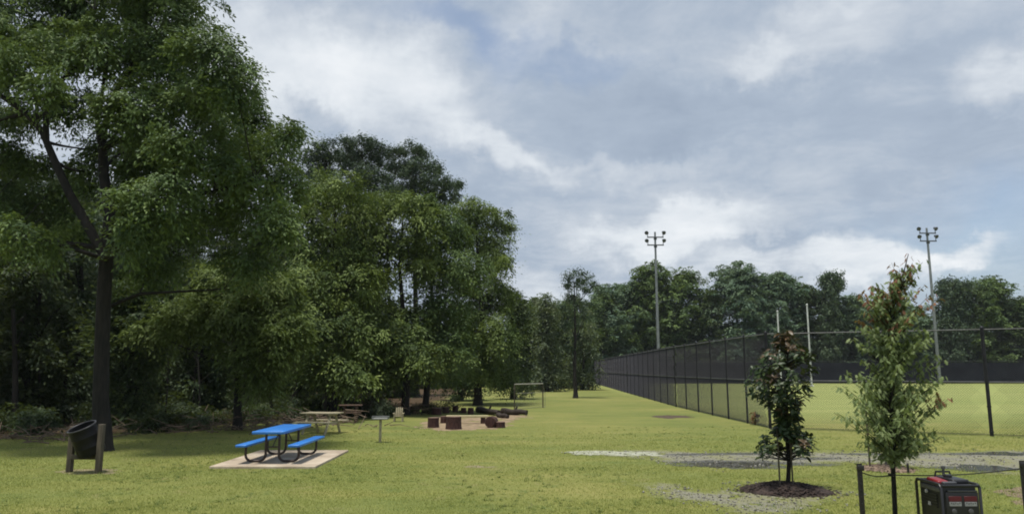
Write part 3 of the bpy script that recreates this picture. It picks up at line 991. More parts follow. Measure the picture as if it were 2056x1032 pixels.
# ---- tall pines that stand above the middle group
PK = dict(leaf=(0.25, 0.085), lai=4.2, spray=0.45, per=34, puff=True, gap=0.25, twigs=3)
lobe_tree('pine_tree', 'tall dark pine, leftmost of the three rising behind the yellow-green trees', 655, 60,
          [(645, 300, 30, 16), (625, 320, 26, 18), (660, 325, 30, 18), (640, 350, 38, 22), (660, 380, 40, 28), (630, 400, 40, 26)], 'pine_leaf', 41, 0.3, **PK)
lobe_tree('pine_tree', 'tallest dark pine, in the middle of the three behind the yellow-green trees', 728, 62,
          [(697, 290, 18, 14), (722, 284, 20, 14), (748, 294, 18, 14), (705, 316, 30, 20), (742, 318, 32, 20), (765, 330, 20, 16), (716, 350, 42, 24), (752, 358, 38, 24), (730, 392, 52, 30), (770, 400, 36, 26)], 'pine_leaf', 42, 0.32, **PK)
lobe_tree('pine_tree', 'wide dark pine crown, rightmost of the three behind the yellow-green trees', 835, 64,
          [(795, 310, 18, 14), (828, 304, 22, 14), (852, 312, 18, 14), (806, 334, 32, 20), (842, 336, 34, 20), (872, 340, 16, 12), (815, 366, 44, 24), (862, 366, 34, 20), (892, 374, 22, 12),
           (912, 370, 12, 9), (850, 396, 46, 22), (896, 400, 28, 14), (800, 400, 40, 26), (866, 424, 40, 18)], 'pine_leaf', 43, 0.32, **PK)

# ---- the wood at the left: individual trees
wood = [
    (-30, 33, 330, 880, 120), (70, 31, 420, 860, 95), (150, 36, 380, 850, 90), (262, 30, 560, 820, 75), (335, 40, 430, 830, 95), (405, 36, 520, 830, 80), (250, 45, 400, 830, 100),
    (540, 44, 400, 820, 90), (600, 40, 480, 810, 70), (20, 48, 300, 840, 110), (450, 52, 420, 820, 95), (120, 56, 330, 820, 110), (690, 55, 480, 800, 85),
    (-120, 28, 300, 880, 120), (-150, 40, 250, 860, 130), (350, 60, 430, 810, 110), (560, 64, 450, 800, 105), (220, 66, 360, 800, 120), (780, 62, 640, 790, 80), (-230, 34, 250, 870, 130),
]
looks = ['trunk bare and dark', 'crown thin and yellowish', 'crown dense and dark', 'boughs low and loose', 'crown tall and ragged']
WK = dict(leaf=(0.18, 0.085), lai=4.2, spray=0.52, per=40, droop=0.35, upw=0.6, gap=0.45, twigs=2)
for i, (px, Y, top, bot, half) in enumerate(wood):
    lab = 'dark woodland tree standing among others in the wood behind the barrel'
    if px > 300:
        lab = 'shaded woodland tree standing among others in the wood behind the blue table'
    m = ('deep_leaf', 'deep_leaf_shaded', 'deep_leaf')[i % 3] if px > 240 else ('deep_leaf_shaded', 'deep_leaf_shaded', 'deep_leaf')[i % 3]
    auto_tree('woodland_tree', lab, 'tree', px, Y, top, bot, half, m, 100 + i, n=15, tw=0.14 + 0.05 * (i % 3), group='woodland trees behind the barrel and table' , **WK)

# bare saplings and thin stems inside the wood
for i, (px, py, top, ww, lean) in enumerate([(125, 850, 640, 0.10, 10), (400, 842, 700, 0.05, -4), (384, 842, 660, 0.03, 12), (262, 855, 600, 0.14, -6), (590, 832, 640, 0.16, 5),
                                             (650, 838, 720, 0.16, 0), (30, 862, 620, 0.13, -4), (330, 850, 700, 0.04, 8), (545, 842, 690, 0.08, -10), (480, 846, 700, 0.05, 14), (75, 856, 680, 0.06, 3)]):
    b = G(px, py)
    e = P(px + lean, top, b[1])
    t = MB()
    mid = (b + e) / 2 + np.array([0.1, 0, 0])
    t.tube(bez(b - np.array([0, 0, 0.1]), mid, e, 7), np.linspace(ww, ww * 0.5, 7), 7)
    rr = random.Random(i)
    for k in range(4):
        f = rr.uniform(0.45, 0.95)
        p0 = b * (1 - f) + e * f
        t.tube([p0, p0 + np.array([rr.uniform(-.7, .7), rr.uniform(-.4, .4), rr.uniform(.3, .9)])], [ww * 0.3, ww * 0.1], 5)
    o = t.build('bare_tree', 'grey_bark' if i in (1, 5) else 'bark', loc=b, angle=60)
    tag(o, ('pale slender bare stem standing in the dark wood' if i == 1 else 'grey bare trunk behind the cream wooden table' if i == 5 else 'bare dark stem standing in the shade of the wood'), 'bare tree', 'bare stems in the wood')

# undergrowth: one leafy mass along the wood's edge
def undergrowth():
    rng = np.random.default_rng(77)
    lobes = []
    for i in range(150):
        f = rng.uniform(0, 0.86)
        depth = rng.uniform(0, 1) ** 1.4
        ex, ey = -19 + 14.5 * f, 24.5 + 14 * f
        x = ex - depth * 9 * 0.8 + rng.normal() * 0.6
        y = ey + depth * 14 + rng.normal() * 0.6
        h = rng.uniform(0.35, 0.9) + depth * rng.uniform(0.3, 1.6)
        lobes.append((np.array([x, y, h * 0.5]), (rng.uniform(0.5, 1.1), rng.uniform(0.5, 1.0), h * 0.6)))
    C, N, T, TG = crown_points(lobes, rng, (0.16, 0.08), 2.0, 0.35, 16, 0.3, 0.5, False, 0.6)
    k = C[:, 2] > 0.01
    C, N, T, TG = C[k], N[k], T[k], TG[k]
    v, q = leaf_quads(C, N, 0.16 * rng.uniform(.6, 1.4, len(C)), 0.075 * rng.uniform(.6, 1.4, len(C)), rng, TG)
    me = raw_mesh('undergrowth', v, q, tint=T)
    o = link_mesh('undergrowth', me, 'deep_leaf_shaded')
    tag(o, 'dark tangled undergrowth along the shaded edge of the wood', 'undergrowth', kind='stuff')
    # dry brown brush
    lobes = []
    for i in range(60):
        f = rng.uniform(0.35, 1.05)
        ex, ey = -19 + 14.5 * f, 25.5 + 13.5 * f
        x = ex + rng.normal() * 0.8
        y = ey + rng.uniform(0, 3.5)
        h = rng.uniform(0.2, 0.6)
        lobes.append((np.array([x, y, h * 0.4]), (rng.uniform(0.4, 0.9), rng.uniform(0.4, 0.8), h * 0.6)))
    C, N, T, TG = crown_points(lobes, rng, (0.15, 0.05), 1.6, 0.3, 14, 0.2, 0.3, False, 0.6)
    k = C[:, 2] > 0.01
    C, N, T, TG = C[k], N[k], T[k], TG[k]
    v, q = leaf_quads(C, N, 0.16 * rng.uniform(.6, 1.6, len(C)), 0.045 * rng.uniform(.6, 1.4, len(C)), rng, TG)
    me = raw_mesh('dry_brush', v, q, tint=T)
    o = link_mesh('dry_brush', me, 'dry_leaf')
    tag(o, 'brown dead brush and leaf litter heaped along the wood edge', 'brush', kind='stuff')
    # distant woods closing the view at ground level behind the left wood
    lobes = []
    for i in range(130):
        x = rng.uniform(-75, -1)
        y = 72 + rng.uniform(0, 14) + max(0, x + 30) * 0.9
        h = rng.uniform(4, 9) + (rng.uniform(2, 8) if x < -14 else 0)
        lobes.append((np.array([x, y, h * 0.45]), (rng.uniform(2.0, 3.6), rng.uniform(2, 3), h * 0.6)))
    C, N, T, TG = crown_points(lobes, rng, (0.5, 0.3), 2.2, 0.9, 16, 0.3, 0.5, False, 0.4)
    k = C[:, 2] > 0.02
    C, N, T, TG = C[k], N[k], T[k], TG[k]
    v, q = leaf_quads(C, N, 0.5 * rng.uniform(.6, 1.4, len(C)), 0.3 * rng.uniform(.6, 1.4, len(C)), rng, TG)
    me = raw_mesh('far_woods', v, q, tint=T)
    o = link_mesh('far_woods', me, 'deep_leaf')
    tag(o, 'dim leafy far side of the wood seen between the trunks', 'woods', kind='stuff')


undergrowth()

# bushes at the edge of the wood
for i, (px, py, hw, hp, m, lab) in enumerate([
        (60, 872, 55, 52, 'deep_leaf', 'rounded leafy bush at the wood edge left of the barrel'),
        (300, 868, 40, 40, 'deep_leaf_shaded', 'low dark bush on the wood edge right of the big trunk'),
        (395, 862, 34, 26, 'olive_leaf', 'pale leafy bush in shade beside the light green tree'),
        (590, 846, 30, 28, 'deep_leaf_shaded', 'dark bush behind the far end of the blue table'),
        (770, 838, 32, 34, 'olive_leaf', 'straggly olive bush beside the small cream chair'),
        (745, 826, 36, 40, 'dry_leaf', 'brown withered bush behind the pedestal grill'),
        (915, 806, 10, 16, 'deep_leaf', 'tiny dark shrub on the lawn behind the log seats')]):
    b = G(px, py)
    rng = np.random.default_rng(300 + i)
    k = mpp(b[1])
    lobes = [(b + np.array([rng.uniform(-.5, .5) * hw * k, rng.uniform(-.4, .4) * hw * k, hp * k * rng.uniform(.3, .75)]), (hw * k * .55, hw * k * .5, hp * k * .42)) for _ in range(6)]
    root = empty('bush', b, lab, 'bush')
    t = MB()
    for _ in range(6):
        e = lobes[_][0]
        t.tube(bez(b, (b + e) / 2 + np.array([0, 0, .1]), e, 4), [0.02, 0.016, 0.012, 0.006], 5)
    t.build('stem', 'bark', root)
    C, N, T, TG = crown_points(lobes, rng, (0.13, 0.06), 2.6, 0.22, 14, 0.3, 0.5, False, 0.5)
    C[:, 2] = np.maximum(C[:, 2], 0.02)
    v, q = leaf_quads(C, N, 0.13 * rng.uniform(.6, 1.4, len(C)), 0.06 * rng.uniform(.6, 1.4, len(C)), rng, TG)
    link_mesh('foliage', raw_mesh('foliage', v - b, q, tint=T), m, root)

# ---- lone pine and neighbours at the end of the lawn
lobe_tree('pine_tree', 'lone slender pine with a sparse top standing on the lawn left of the fence', 1155, 60,
          [(1162, 545, 17, 11), (1145, 553, 12, 9), (1182, 558, 14, 9), (1158, 568, 24, 10), (1192, 572, 8, 6), (1138, 576, 12, 8), (1174, 584, 18, 9), (1150, 594, 20, 10), (1166, 612, 24, 10), (1142, 622, 16, 9),
           (1172, 640, 20, 9), (1148, 655, 18, 9), (1168, 678, 15, 8), (1146, 700, 12, 7)], 'pine_leaf', 51, 0.17,
          leaf=(0.22, 0.07), lai=2.4, spray=0.34, per=28, puff=True, gap=0.5, twigs=2, sat=1)
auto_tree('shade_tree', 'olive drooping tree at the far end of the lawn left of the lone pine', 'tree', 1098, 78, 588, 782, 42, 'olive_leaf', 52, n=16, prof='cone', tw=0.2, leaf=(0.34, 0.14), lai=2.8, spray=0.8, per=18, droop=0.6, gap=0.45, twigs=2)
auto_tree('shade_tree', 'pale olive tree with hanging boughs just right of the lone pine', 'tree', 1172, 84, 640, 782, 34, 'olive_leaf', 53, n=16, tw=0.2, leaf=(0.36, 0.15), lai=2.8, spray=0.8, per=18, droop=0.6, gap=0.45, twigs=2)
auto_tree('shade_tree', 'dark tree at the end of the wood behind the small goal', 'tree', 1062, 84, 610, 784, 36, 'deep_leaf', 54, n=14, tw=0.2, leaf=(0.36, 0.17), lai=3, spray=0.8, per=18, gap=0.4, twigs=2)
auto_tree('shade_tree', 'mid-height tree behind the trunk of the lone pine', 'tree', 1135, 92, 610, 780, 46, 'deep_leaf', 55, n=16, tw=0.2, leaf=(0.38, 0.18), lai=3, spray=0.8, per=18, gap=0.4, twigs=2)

for i, (px, Y, top, half, m, lab) in enumerate([
        (1078, 98, 596, 34, 'olive_leaf', 'pale green tree closing the gap left of the lone pine'), (1122, 104, 604, 40, 'oak_leaf', 'mid-green tree closing the gap directly behind the lone pine'),
        (1150, 110, 590, 34, 'olive_leaf', 'soft green tree closing the gap right of the lone pine'), (1205, 126, 592, 44, 'oak_leaf', 'green tree at the far end of the side fence'),
        (1045, 96, 600, 36, 'oak_leaf', 'green tree just above the small goal at the end of the wood')]):
    auto_tree('shade_tree', lab, 'tree', px, Y, top, 780, half * 1.2, m, 150 + i, n=20, tw=0.22, prof='dome', lr=0.4, leaf=(0.36, 0.20), lai=3.4, spray=0.75, per=24, droop=0.5, gap=0.3, twigs=1)

# ---- the tree line beyond the ball field
far = [
    (1215, 128, 572, 45, 'round', 'dark round tree at the left end of the far tree line'),
    (1262, 132, 562, 48, 'round', 'broad dark tree in the far line left of the first light tower'),
    (1312, 130, 528, 50, 'round', 'tallest far tree, right behind the first light tower'),
    (1375, 131, 540, 48, 'round', 'ragged-topped far tree just right of the first light tower'),
    (1425, 129, 585, 34, 'round', 'short far tree in the dip of the far tree line'),
    (1480, 130, 532, 62, 'round', 'widest domed far tree above the tall fence'),
    (1560, 131, 545, 58, 'round', 'domed far tree behind the shorter white pole'),
    (1618, 133, 572, 42, 'round', 'low far tree behind the taller white pole'),
    (1668, 130, 548, 36, 'pine', 'spiky-topped far pine between the white pole and the green sapling'),
    (1712, 132, 590, 40, 'round', 'low far tree half hidden by the green sapling'),
    (1765, 130, 600, 48, 'round', 'far tree hidden behind the crown of the green sapling'),
    (1830, 131, 610, 46, 'round', 'far tree behind the right side of the green sapling'),
    (1915, 129, 562, 48, 'pine', 'dark far pine just right of the second light tower'),
    (1985, 130, 558, 52, 'round', 'yellow-green domed far tree above the right fence post'),
    (2050, 131, 598, 46, 'round', 'low far tree at the right edge of the photo'),
    (2125, 130, 570, 60, 'round', 'far tree just outside the right edge of the lawn view'),
    (2210, 130, 560, 60, 'round', 'far tree well outside the right edge of the lawn view'),
]
for i, (px, Y, top, half, prof, lab) in enumerate(far):
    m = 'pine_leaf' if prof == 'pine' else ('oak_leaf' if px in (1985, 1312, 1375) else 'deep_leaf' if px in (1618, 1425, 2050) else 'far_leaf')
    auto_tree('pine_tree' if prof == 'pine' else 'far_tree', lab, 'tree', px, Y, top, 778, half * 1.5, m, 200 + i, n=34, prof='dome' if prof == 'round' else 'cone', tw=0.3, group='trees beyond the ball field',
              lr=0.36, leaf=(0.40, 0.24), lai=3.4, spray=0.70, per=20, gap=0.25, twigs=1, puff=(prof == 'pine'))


def far_band():
    rng = np.random.default_rng(88)
    lobes = []
    for i in range(110):
        x = rng.uniform(8, 130)
        y = 138 + rng.uniform(0, 10)
        h = rng.uniform(8, 14)
        lobes.append((np.array([x, y, h * 0.45]), (rng.uniform(2.5, 4.5), rng.uniform(2, 3), h * 0.6)))
    C, N, T, TG = crown_points(lobes, rng, (0.7, 0.42), 2.0, 1.1, 14, 0.3, 0.5, False, 0.4)
    k = C[:, 2] > 0.02
    C, N, T, TG = C[k], N[k], T[k], TG[k]
    v, q = leaf_quads(C, N, 0.7 * rng.uniform(.6, 1.4, len(C)), 0.42 * rng.uniform(.6, 1.4, len(C)), rng, TG)
    o = link_mesh('thicket', raw_mesh('thicket', v, q, tint=T), 'deep_leaf')
    tag(o, 'dark continuous thicket closing the gaps under the far tree line', 'thicket', kind='stuff')


far_band()


# ------------------------------------------------------------------ the tall chain link fence
def fence():
    H = 3.66
    side = [np.array(p) for p in ((10.0, 29.2), (10.05, 46.0), (11.2, 72.6), (12.4, 97.0), (13.4, 121.0))]
    right = [np.array(p) for p in ((10.0, 29.2), (16.45, 25.9), (30.0, 19.0))]
    farr = [np.array(p) for p in ((13.4, 121.0), (60.0, 121.5), (112.0, 122.0))]
    root = empty('chain_link_fence', (10.0, 29.2, 0), 'tall black chain link fence enclosing the ball field', 'fence')

    def walk(poly, step):
        pts = []
        for a, b in zip(poly[:-1], poly[1:]):
            L = np.linalg.norm(b - a)
            n = max(1, round(L / step))
            for k in range(n):
                pts.append(a + (b - a) * k / n)
        pts.append(poly[-1])
        return pts
    posts = walk(side, 3.05)
    rp = [right[0], (right[0] + right[1]) / 2, right[1]]
    d = (right[2] - right[1]) / np.linalg.norm(right[2] - right[1])
    rp += [right[1] + d * 3.6 * k for k in (1, 2, 3)]
    fp = walk(farr, 6.1)[1:]
    for p in posts + rp[1:] + fp:
        m = MB()
        big = any(np.allclose(p, q) for q in (side[0], side[-1], right[1]))
        rr = 0.06 if big else 0.042
        m.tube([(p[0], p[1], -0.1), (p[0], p[1], H + 0.02)], rr, 8)
        m.lathe((p[0], p[1], H + 0.02), [(rr * 1.15, 0), (rr * 1.1, 0.04), (rr * 0.5, 0.075), (0.004, 0.085)], 8)
        if big or any(np.allclose(p, q) for q in rp):
            for z in (0.15, 1.0, 1.83, 2.6, 3.5):
                m.lathe((p[0], p[1], z - 0.02), [(rr * 1.25, 0), (rr * 1.25, 0.04)], 8)
        m.build('post', 'fence_vinyl', root)
    for nm, z, r, mat in (('top_rail', H - 0.02, 0.024, 'grey_rail'), ('middle_rail', H / 2, 0.022, 'grey_rail'), ('bottom_wire', 0.06, 0.008, 'fence_vinyl')):
        for poly in (side, right, farr):
            m = MB()
            m.tube([(p[0], p[1], z) for p in poly], r, 6)
            m.build(nm, mat, root)
    # dark wind screen hung on the far run
    for a, b in zip(farr[:-1], farr[1:]):
        m = MB()
        m.box(((a[0] + b[0]) / 2, (a[1] + b[1]) / 2 - 0.08, 1.75), (np.linalg.norm(b - a) - 0.1, 0.02, 3.3), rz=math.atan2(b[1] - a[1], b[0] - a[0]))
        m.build('wind_screen', 'screen_cloth', root)
    # woven wire: real diagonal strands, in short lengths
    def mesh(poly, sp, r):
        V, Q = [], []
        n0 = 0
        for a, b in zip(poly[:-1], poly[1:]):
            L = np.linalg.norm(b - a)
            t = (b - a) / L
            nrm = np.array([-t[1], t[0]])
            seg = H / 6
            s0 = np.arange(-H, L, sp)
            for sgn in (1, -1):
                for k in range(6):
                    z0, z1 = k * seg, (k + 1) * seg
                    u0 = s0 + (z0 if sgn > 0 else H - z0)
                    u1 = s0 + (z1 if sgn > 0 else H - z1)
                    ok = (np.minimum(u0, u1) >= -0.02) & (np.maximum(u0, u1) <= L + 0.02)
                    A, B = u0[ok], u1[ok]
                    if not len(A):
                        continue
                    off = 0.004 * sgn
                    vv = np.empty((len(A), 6, 3))
                    for j in range(3):
                        an = 2 * math.pi * j / 3
                        du = math.cos(an) * r * 0.7
                        dn = math.sin(an) * r + off
                        for e, (U, z) in enumerate(((A, z0), (B, z1))):
                            vv[:, e * 3 + j, 0] = a[0] + t[0] * (U + du) + nrm[0] * dn
                            vv[:, e * 3 + j, 1] = a[1] + t[1] * (U + du) + nrm[1] * dn
                            vv[:, e * 3 + j, 2] = z + 0.05 - sgn * du * 0.7
                    base = n0 + np.arange(len(A))[:, None] * 6
                    for j in range(3):
                        j2 = (j + 1) % 3
                        Q.append(base + np.array([j, j2, 3 + j2, 3 + j]))
                    V.append(vv.reshape(-1, 3))
                    n0 += len(A) * 6
        return np.concatenate(V), np.concatenate(Q)
    for poly, sp, r in ((side, 0.085, 0.0058), (right, 0.085, 0.0034), (farr, 0.22, 0.012)):
        v, q = mesh(poly, sp, r)
        link_mesh('wire_mesh', raw_mesh('wire_mesh', v - origin_of(root), q), 'fence_vinyl', root)


fence()


# ------------------------------------------------------------------ field furniture
def light_tower(px, label, Y=119.0):
    top = P(px[1], px[2], Y)
    x = P(px[0], 768, Y)[0]
    root = empty('light_tower', (x, Y, 0), label, 'light tower', 'ball field light towers')
    m = MB()
    h = top[2]
    m.tube([(x, Y, -0.2), (x, Y, h * 0.5), (x, Y, h)], [0.28, 0.22, 0.15], 12)
    m.build('pole', 'galvanised', root)
    for z in (h - 0.9, h - 2.2):
        m = MB()
        m.box((x, Y - 0.2, z), (2.7, 0.16, 0.18))
        m.box((x, Y - 0.1, z - 0.25), (0.5, 0.2, 0.3))
        for s in (-1, 1):
            m.tube([(x + s * 1.25, Y - 0.2, z), (x + s * 1.25, Y - 0.2, z + 0.5)], 0.06, 6)
        m.build('crossarm', 'lamp_grey', root)
        for s in (-1, 1):
            m = MB()
            ax = Vector((0.25 * s, -0.75, -0.45)).normalized()
            c = np.array((x + s * 1.4, Y - 0.2, z + 0.75))
            m.lathe(c - np.array(ax) * 0.45, [(0.10, 0), (0.17, 0.08), (0.22, 0.24), (0.31, 0.46), (0.34, 0.56), (0.31, 0.58)], 14, axis=tuple(ax))
            m.build('lamp_head', 'lamp_grey', root)


light_tower((1324, 1319, 466), 'grey four-lamp light tower rising over the domed tall fence run, nearer the wood')
light_tower((1887, 1857, 458), 'grey four-lamp light tower just right of the green sapling')

for px, top, lab in ((1567, 625, 'shorter white upright pole on the field, behind the dark magnolia'), (1628, 612, 'taller white upright pole standing on the field right of the magnolia')):
    Y = 103.0
    b = P(px + 2, 775, Y)
    h = P(px, top, Y)[2]
    m = MB()
    m.tube([(b[0], Y, -0.1), (b[0], Y, 1.2), (b[0], Y, h)], [0.12, 0.11, 0.10], 12)
    m.lathe((b[0], Y, h), [(0.15, 0), (0.15, 0.06), (0.05, 0.14), (0.01, 0.15)], 12)
    m.lathe((b[0], Y, 0), [(0.3, 0), (0.3, 0.08), (0.2, 0.14)], 12)
    o = m.build('field_pole', 'white_paint', loc=(b[0], Y, 0))
    tag(o, lab, 'pole', 'white poles on the ball field')


def small_goal():
    b = G(1033, 822)
    Y = b[1]
    k = mpp(Y)
    x0, x1 = b[0], P(1090, 790, Y + 2.2)[0]
    p0 = np.array([x0, Y, 0])
    p1 = np.array([x1, Y + 2.2, 0])
    h = 1.42
    root = empty('small_goal', p0, 'small pale frame goal with thin net on the lawn beyond the log ring', 'goal')
    dn = np.array([0.3, 0.9, 0]) * 0.5
    for p in (p0, p1):
        m = MB()
        m.tube([p, p + [0, 0, h - 0.05]], 0.035, 8)
        m.build('post', 'post_wood', root)
    m = MB()
    m.tube([p0 + [0, 0, h], p1 + [0, 0, h]], 0.035, 8)
    m.build('crossbar', 'goal_paint', root)
    m = MB()
    for p in (p0, p1):
        m.tube([p + [0, 0, h - 0.03], p + dn + [0, 0, 0.9], p + dn + [0, 0, 0.03], p + [0, 0, 0.03]], 0.011, 6)
    m.tube([p0 + dn + [0, 0, 0.9], p1 + dn + [0, 0, 0.9]], 0.015, 6)
    m.tube([p0 + dn + [0, 0, 0.03], p1 + dn + [0, 0, 0.03]], 0.011, 6)
    m.build('back_frame', 'goal_paint', root)
    m = MB()
    for i in range(15):
        f = i / 14
        a = p0 * (1 - f) + p1 * f
        m.tube([a + [0, 0, h - 0.02], a + dn + [0, 0, 0.9], a + dn + [0, 0, 0.05]], 0.003, 3, caps=False)
    for i in range(12):
        f = (i + 0.5) / 12
        z = 0.9 * f
        m.tube([p0 + dn + [0, 0, z], p1 + dn + [0, 0, z]], 0.003, 3, caps=False)
    m.build('net', 'goal_paint', root)


small_goal()


# ------------------------------------------------------------------ blue picnic table
def blue_table():
    cx, cy, z0 = -5.77, 19.05, PAD_Z
    L, TW, BW, BO = 2.44, 0.76, 0.27, 0.62
    TH, BH = 0.755, 0.445
    root = empty('picnic_table', (cx, cy, z0), 'bright blue picnic table with black tube legs on the concrete slab', 'picnic table')

    def slab(name, x, z, wd, rim):
        m = MB()
        m.rbox((x, cy, z0 + z - 0.02), (wd, L, 0.04), 0.018, seg=4)
        # turned-down rim
        for s in (-1, 1):
            m.rbox((x + s * (wd / 2 - 0.012), cy, z0 + z - rim / 2 - 0.01), (0.022, L - 0.03, rim), 0.008, seg=2)
            m.rbox((x, cy + s * (L / 2 - 0.012), z0 + z - rim / 2 - 0.01), (wd - 0.03, 0.022, rim), 0.008, seg=2)
        return m.build(name, 'blue_plastic', root)
    slab('tabletop', cx, TH, TW, 0.055)
    for s in (-1, 1):
        slab('bench', cx + s * BO, BH, BW, 0.045)
    # tube loops: bench -> ground -> table, one on each side at each end
    for e in (-1, 1):
        y = cy + e * (L / 2 - 0.42)
        for s in (-1, 1):
            xo, xi = cx + s * (BO + 0.02), cx + s * 0.16
            r = 0.15
            pts = [(xo, y, z0 + BH - 0.045), (xo, y, z0 + r + 0.03)]
            for k in range(1, 7):
                t = k / 6 * math.pi / 2
                pts.append((xo - s * r * (1 - math.cos(t)), y, z0 + 0.03 + r * (1 - math.sin(t))))
            for k in range(0, 7):
                t = k / 6 * math.pi / 2
                pts.append((xi + s * r * (1 - math.sin(t)), y, z0 + 0.03 + r * (1 - math.cos(t))))
            pts.append((xi, y, z0 + TH - 0.045))
            m = MB()
            m.tube(pts, 0.03, 10)
            m.build('leg', 'brown_black_steel', root)
        m = MB()
        m.box((cx, y, z0 + TH - 0.055), (TW - 0.08, 0.05, 0.03))
        for s in (-1, 1):
            m.box((cx + s * BO, y, z0 + BH - 0.052), (BW - 0.04, 0.05, 0.03))
        m.tube([(cx - 0.17, y, z0 + 0.36), (cx + 0.17, y, z0 + 0.36)], 0.016, 8)
        m.build('crossbar', 'brown_black_steel', root)
    m = MB()
    for e in (-1, 1):
        m.tube([(cx, cy + e * (L / 2 - 0.42), z0 + 0.36), (cx, cy + e * 0.25, z0 + TH - 0.05)], 0.014, 8)
    m.build('brace', 'brown_black_steel', root)


blue_table()


# ------------------------------------------------------------------ barrel on its stand
def barrel():
    bl, br = G(139, 948), G(197, 950)
    z0 = 0
    root = empty('barrel_stand', (bl + br) / 2, 'two weathered wooden posts with a crossbar holding the black barrel', 'stand')
    for p, h in ((bl, 1.0), (br, 1.06)):
        m = MB()
        m.rbox((p[0], p[1], h / 2 - 0.1), (0.115, 0.115, h + 0.2), 0.012)
        m.build('post', 'post_wood', root)
    m = MB()
    mid = (bl + br) / 2
    m.rbox((mid[0], mid[1], 0.34), (np.linalg.norm(br - bl) - 0.12, 0.05, 0.10), 0.006)
    m.build('crossbar', 'post_wood', root)
    # drum, tipped towards the camera and to the left
    ax = Vector((-0.25, -0.33, 0.90)).normalized()
    c = np.array((mid[0] + 0.10, mid[1] + 0.10, 0.42))
    o = empty('barrel', c, 'black steel drum tipped forward between two wooden posts', 'barrel')
    m = MB()
    Rr = 0.285
    m.lathe(c, [(0.05, 0.012), (Rr - 0.02, 0.0), (Rr, 0.02), (Rr, 0.19), (Rr + 0.008, 0.205), (Rr, 0.22), (Rr, 0.42), (Rr + 0.008, 0.435), (Rr, 0.45), (Rr, 0.64),
                (Rr - 0.02, 0.64), (Rr - 0.022, 0.10), (0.04, 0.09)], 32, axis=tuple(ax))
    m.build('drum', 'drum_steel', o)
    m = MB()
    q = Vector((0, 0, 1)).rotation_difference(ax)
    ring = [np.array(q @ Vector((Rr * math.cos(t), Rr * math.sin(t), 0.645))) + c for t in np.linspace(0, 2 * math.pi, 33)]
    m.tube(ring, 0.016, 8, caps=False)
    m.build('rim', 'drum_rim', o)


barrel()


# ------------------------------------------------------------------ log ring
def stump(px, py, wpx, hpx, label, seed, lean=0.0, name='log_stool'):
    rr = random.Random(seed)
    b = G(px, py)
    k = mpp(b[1])
    r, h = wpx * k / 2, hpx * k
    root = empty(name, b, label, 'log seat', 'log seats round the sandy ring')
    m = MB()
    ax = (lean, 0, 1)
    m.lathe(b - np.array([0, 0, 0.03]), [(r * 1.06, 0), (r * 1.0, h * 0.3), (r * 0.97, h * 0.7), (r * 0.98, h + 0.02), (r * 0.93, h + 0.03)], 22, axis=ax, wob=0.06, rng=rr)
    m.build('log', 'stump_bark', root)
    m = MB()
    q = Vector((0, 0, 1)).rotation_difference(Vector(ax).normalized())
    top = np.array(q @ Vector((0, 0, h + 0.002))) + b
    m.lathe(top, [(r * 0.90, 0), (r * 0.89, 0.006), (r * 0.6, 0.010), (0.02, 0.012)], 22, axis=ax)
    m.build('cut_face', 'stump_top', root)


stump(870, 858, 22, 19, 'squat log seat at the left front of the ring, left of the biggest', 1)
stump(891, 849, 14, 13, 'small log seat between the two front left ones', 2)
stump(911, 861, 31, 24, 'biggest upright log seat, at the front of the sandy ring', 3)
stump(1003, 858, 23, 11, 'low wide log seat at the right front of the ring', 4)
stump(876, 832, 20, 13, 'dark log seat at the back left of the ring near the thin trunk', 5)
stump(895, 829, 13, 11, 'little dark log seat second from the left at the back', 6)
stump(914, 827, 12, 12, 'upright little log seat in the middle of the back row', 7)
stump(931, 829, 11, 10, 'little dark log seat just left of the lone back right one', 10)
stump(945, 831, 12, 12, 'dark log seat standing alone at the back right of the ring', 8)
# round log lying end-on
b = G(983, 858)
k = mpp(b[1])
r = 11 * k
root = empty('log_round', b, 'round log lying on its side with its cut end facing us, right of the plank', 'log')
m = MB()
m.lathe(b + np.array([0.02, -0.2, r]), [(r * 0.95, 0), (r, 0.02), (r, 0.42), (r * 0.95, 0.44)], 22, axis=(0.25, 1, 0), wob=0.04, rng=random.Random(9))
m.build('log', 'stump_bark', root)
m = MB()
m.lathe(b + np.array([0.02, -0.2, r]), [(r * 0.9, -0.004), (r * 0.88, -0.01), (r * 0.5, -0.012), (0.02, -0.014)], 22, axis=(0.25, 1, 0))
m.build('cut_face', 'stump_bark', root)
# plank bench
a, b = G(896, 850), G(980, 850)
root = empty('plank_bench', (a + b) / 2, 'long pale plank bench across the middle of the sandy ring', 'bench')
m = MB()
m.rbox(((a + b) / 2 + [0, 0, 0.30]), (np.linalg.norm(b - a), 0.24, 0.08), 0.01)
m.build('seat', 'plank_wood', root)
for f in (0.12, 0.88):
    m = MB()
    p = a * (1 - f) + b * f
    m.lathe(p - [0, 0, 0.02], [(0.11, 0), (0.10, 0.15), (0.10, 0.287)], 14, wob=0.05, rng=random.Random(3))
    m.build('leg', 'stump_bark', root)
